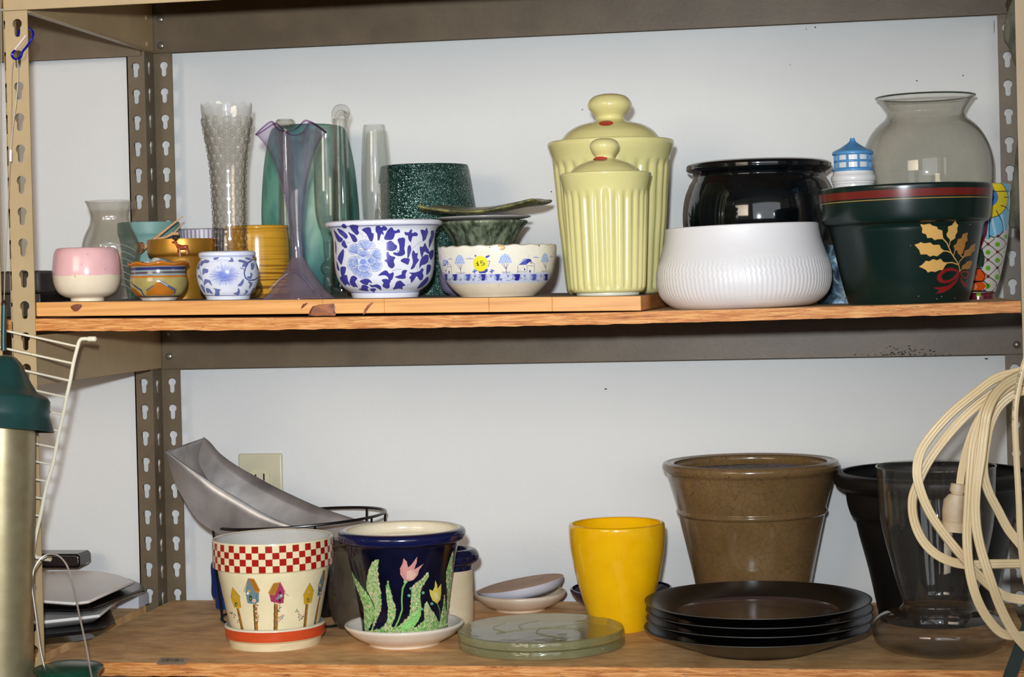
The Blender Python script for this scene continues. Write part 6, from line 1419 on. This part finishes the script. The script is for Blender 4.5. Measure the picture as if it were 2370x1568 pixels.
flat([(850, 85), (740, 122), (610, 200), (500, 290), (400, 400), (310, 525), (255, 640), (234, 720), (246, 820), (292, 915), (370, 985), (480, 1022), (620, 1020), (790, 1018)], [-.03, -.04, -.042, -.04, -.03], tw=0.5)
flat([(850, 75), (735, 112), (660, 165), (600, 245), (560, 335), (530, 440), (515, 600), (505, 760), (500, 900), (512, 1050), (545, 1180), (600, 1285), (680, 1362), (800, 1368)], [-.03, -.07, -.075, -.075, -.05], tw=0.4)
flat([(850, 160), (740, 190), (660, 250), (612, 340), (590, 440), (578, 560), (600, 660), (650, 760), (705, 860), (790, 960)], [-.03, -.03, -.03, -.03], tw=0.3)
flat([(850, 90), (735, 118), (650, 180), (600, 270), (580, 380), (566, 500), (545, 640), (540, 780), (560, 920), (608, 1080), (662, 1230), (725, 1350), (800, 1440)], [-.03, -.082, -.088, -.088, -.06], tw=0.3)
flat([(850, 120), (720, 150), (620, 235), (550, 330), (505, 440), (475, 560), (463, 650)], [-.03, -.045, -.048, -.048], rl=0.0018, tw=0.1)
flat([(800, -20), (765, 90), (745, 180), (732, 300), (738, 480), (750, 700), (758, 900), (775, 1050), (800, 1160)], [-.09, -.095, -.095, -.09], rl=0.0046, lobes=1)
S0, S1 = at(*q((456, 630))[0], -0.050), at(*q((436, 862))[0], -0.050); t = (S1-S0); t /= np.linalg.norm(t); a = np.cross(t, S0-CAM); a /= np.linalg.norm(a); b_ = np.cross(a, t); V = []; Fq = []; H = np.linalg.norm(S1-S0)
if a[0] < 0: a = -a
for f_, wl_, wr_, dp in ((0, .0095, .0095, .007), (0.10, .0105, .0105, .008), (0.17, .0105, .0105, .008), (0.175, .0085, .0085, .006), (0.22, .0085, .0085, .006), (0.225, .011, .0105, .009), (0.35, .0175, .010, .010), (0.60, .0185, .0105, .011), (0.78, .017, .0115, .011), (0.80, .018, .0145, .012), (1.0, .0160, .0145, .012)):
    c0 = S0+t*H*f_
    for k in range(16):
        an = 2*pi*k/16; sx_ = (abs(cos(an))**0.7)*(1 if cos(an) > 0 else -1); sy_ = (abs(sin(an))**0.7)*(1 if sin(an) > 0 else -1); V.append(tuple(c0+a*sx_*(wr_ if sx_ > 0 else wl_)*0.8+b_*sy_*dp*0.8-O_))
Fq = [(i*16+k, i*16+(k+1) % 16, (i+1)*16+(k+1) % 16, (i+1)*16+k) for i in range(10) for k in range(16)]+[tuple(range(16)), tuple(160+k for k in range(16))]
mesh_obj('socket_end', V, Fq, ceramic('dusty_cream_plastic', C(206, 182, 148), 0.45, C(184, 158, 124), 60), r, smooth=35, recalc=True)
for txt, (x0, y0), (x1, y1), sz in (('SJT', (722, 325), (724, 290), 0.0042), ('E89178', (727, 275), (731, 212), 0.0042), ('AWG14X3C', (737, 198), (752, 128), 0.0042), ('75\u00b0C', (757, 112), (768, 70), 0.0042)):
    c0, c1 = at(*q((x0, y0))[0], -0.1006), at(*q((x1, y1))[0], -0.1006); fc = bpy.data.curves.new('lettering', 'FONT'); fc.body = txt; fc.size = sz; fc.extrude = 0.00008
    d = Vector(c1-c0).normalized(); vd = Vector(CAM-c0).normalized(); u_ = vd.cross(d).normalized(); w3 = d.cross(u_)
    tmp = bpy.data.objects.new('lettering_tmp', fc); COL.objects.link(tmp); bpy.context.view_layer.update()
    me = bpy.data.meshes.new_from_object(tmp.evaluated_get(bpy.context.evaluated_depsgraph_get())); bpy.data.objects.remove(tmp); me.materials.clear(); me.materials.append(m_text)
    fo_ = bpy.data.objects.new('lettering', me); COL.objects.link(fo_)
    M = Matrix((d, u_, w3)).transposed().to_4x4(); M.translation = Vector(c0-O_); fo_.parent = r; fo_.matrix_local = M

# --- dark green strap
pa = [at(x, y, -0.02) for x, y in ((2352, 1400), (2396, 1400), (2378, 1480), (2351, 1590), (2314, 1590), (2347, 1480))]
pa = [at(x, y, -0.028) for x, y in ((2380, 1408), (2412, 1408), (2350, 1575), (2340, 1600), (2305, 1600), (2318, 1575))]; c = sum(pa)/6
o = MB(); o.prism([(p[0]-c[0], p[2]-c[2]) for p in pa], 'y', -0.001, 0.0015); o = o.obj('strap', ceramic('dark_green_webbing', C(14, 40, 34), 0.6, C(10, 30, 26), 200), None, loc=tuple(c), smooth=30); tag(o, 'dark green flat strap hanging slantwise in front of the lower shelf corner', 'strap')

# --- weathered bark by the post, orange strap
m_bark = ceramic('grey_bark', C(116, 116, 96), 0.8, C(58, 60, 50), 30, 0.002, 60, stretch=(2, 1, 0.6))
def slabY(name, pts, Y, th, mat, label, cat):
    W_ = [at(x, y, Y) for x, y in pts]; c = sum(W_)/len(W_); mb = MB(); mb.prism([(p[0]-c[0], p[2]-c[2]) for p in W_], 'y', -th, th); o = mb.obj(name, mat, None, loc=(c[0], Y, c[2]), smooth=30)
    bevel(o, th*0.7, 2); tag(o, label, cat); return o
slabY('bark_slab', [(2420, -60), (2348, -60), (2342, 0), (2330, 30), (2324, 60), (2322, 85), (2326, 98), (2336, 112), (2346, 140), (2356, 165), (2366, 185), (2368, 260), (2358, 300), (2346, 400), (2338, 470), (2334, 520), (2340, 528), (2352, 530), (2362, 536), (2420, 540)], 0.060, 0.006, m_bark, 'grey green weathered bark slab standing behind the rack post', 'bark')
slabY('orange_strap', [(2361, 330), (2372, 330), (2376, 590), (2362, 590), (2358, 450)], 0.040, 0.002, ceramic('orange_plastic', C(206, 84, 30), 0.4), 'narrow orange strip seen behind the rack post edge', 'strip')
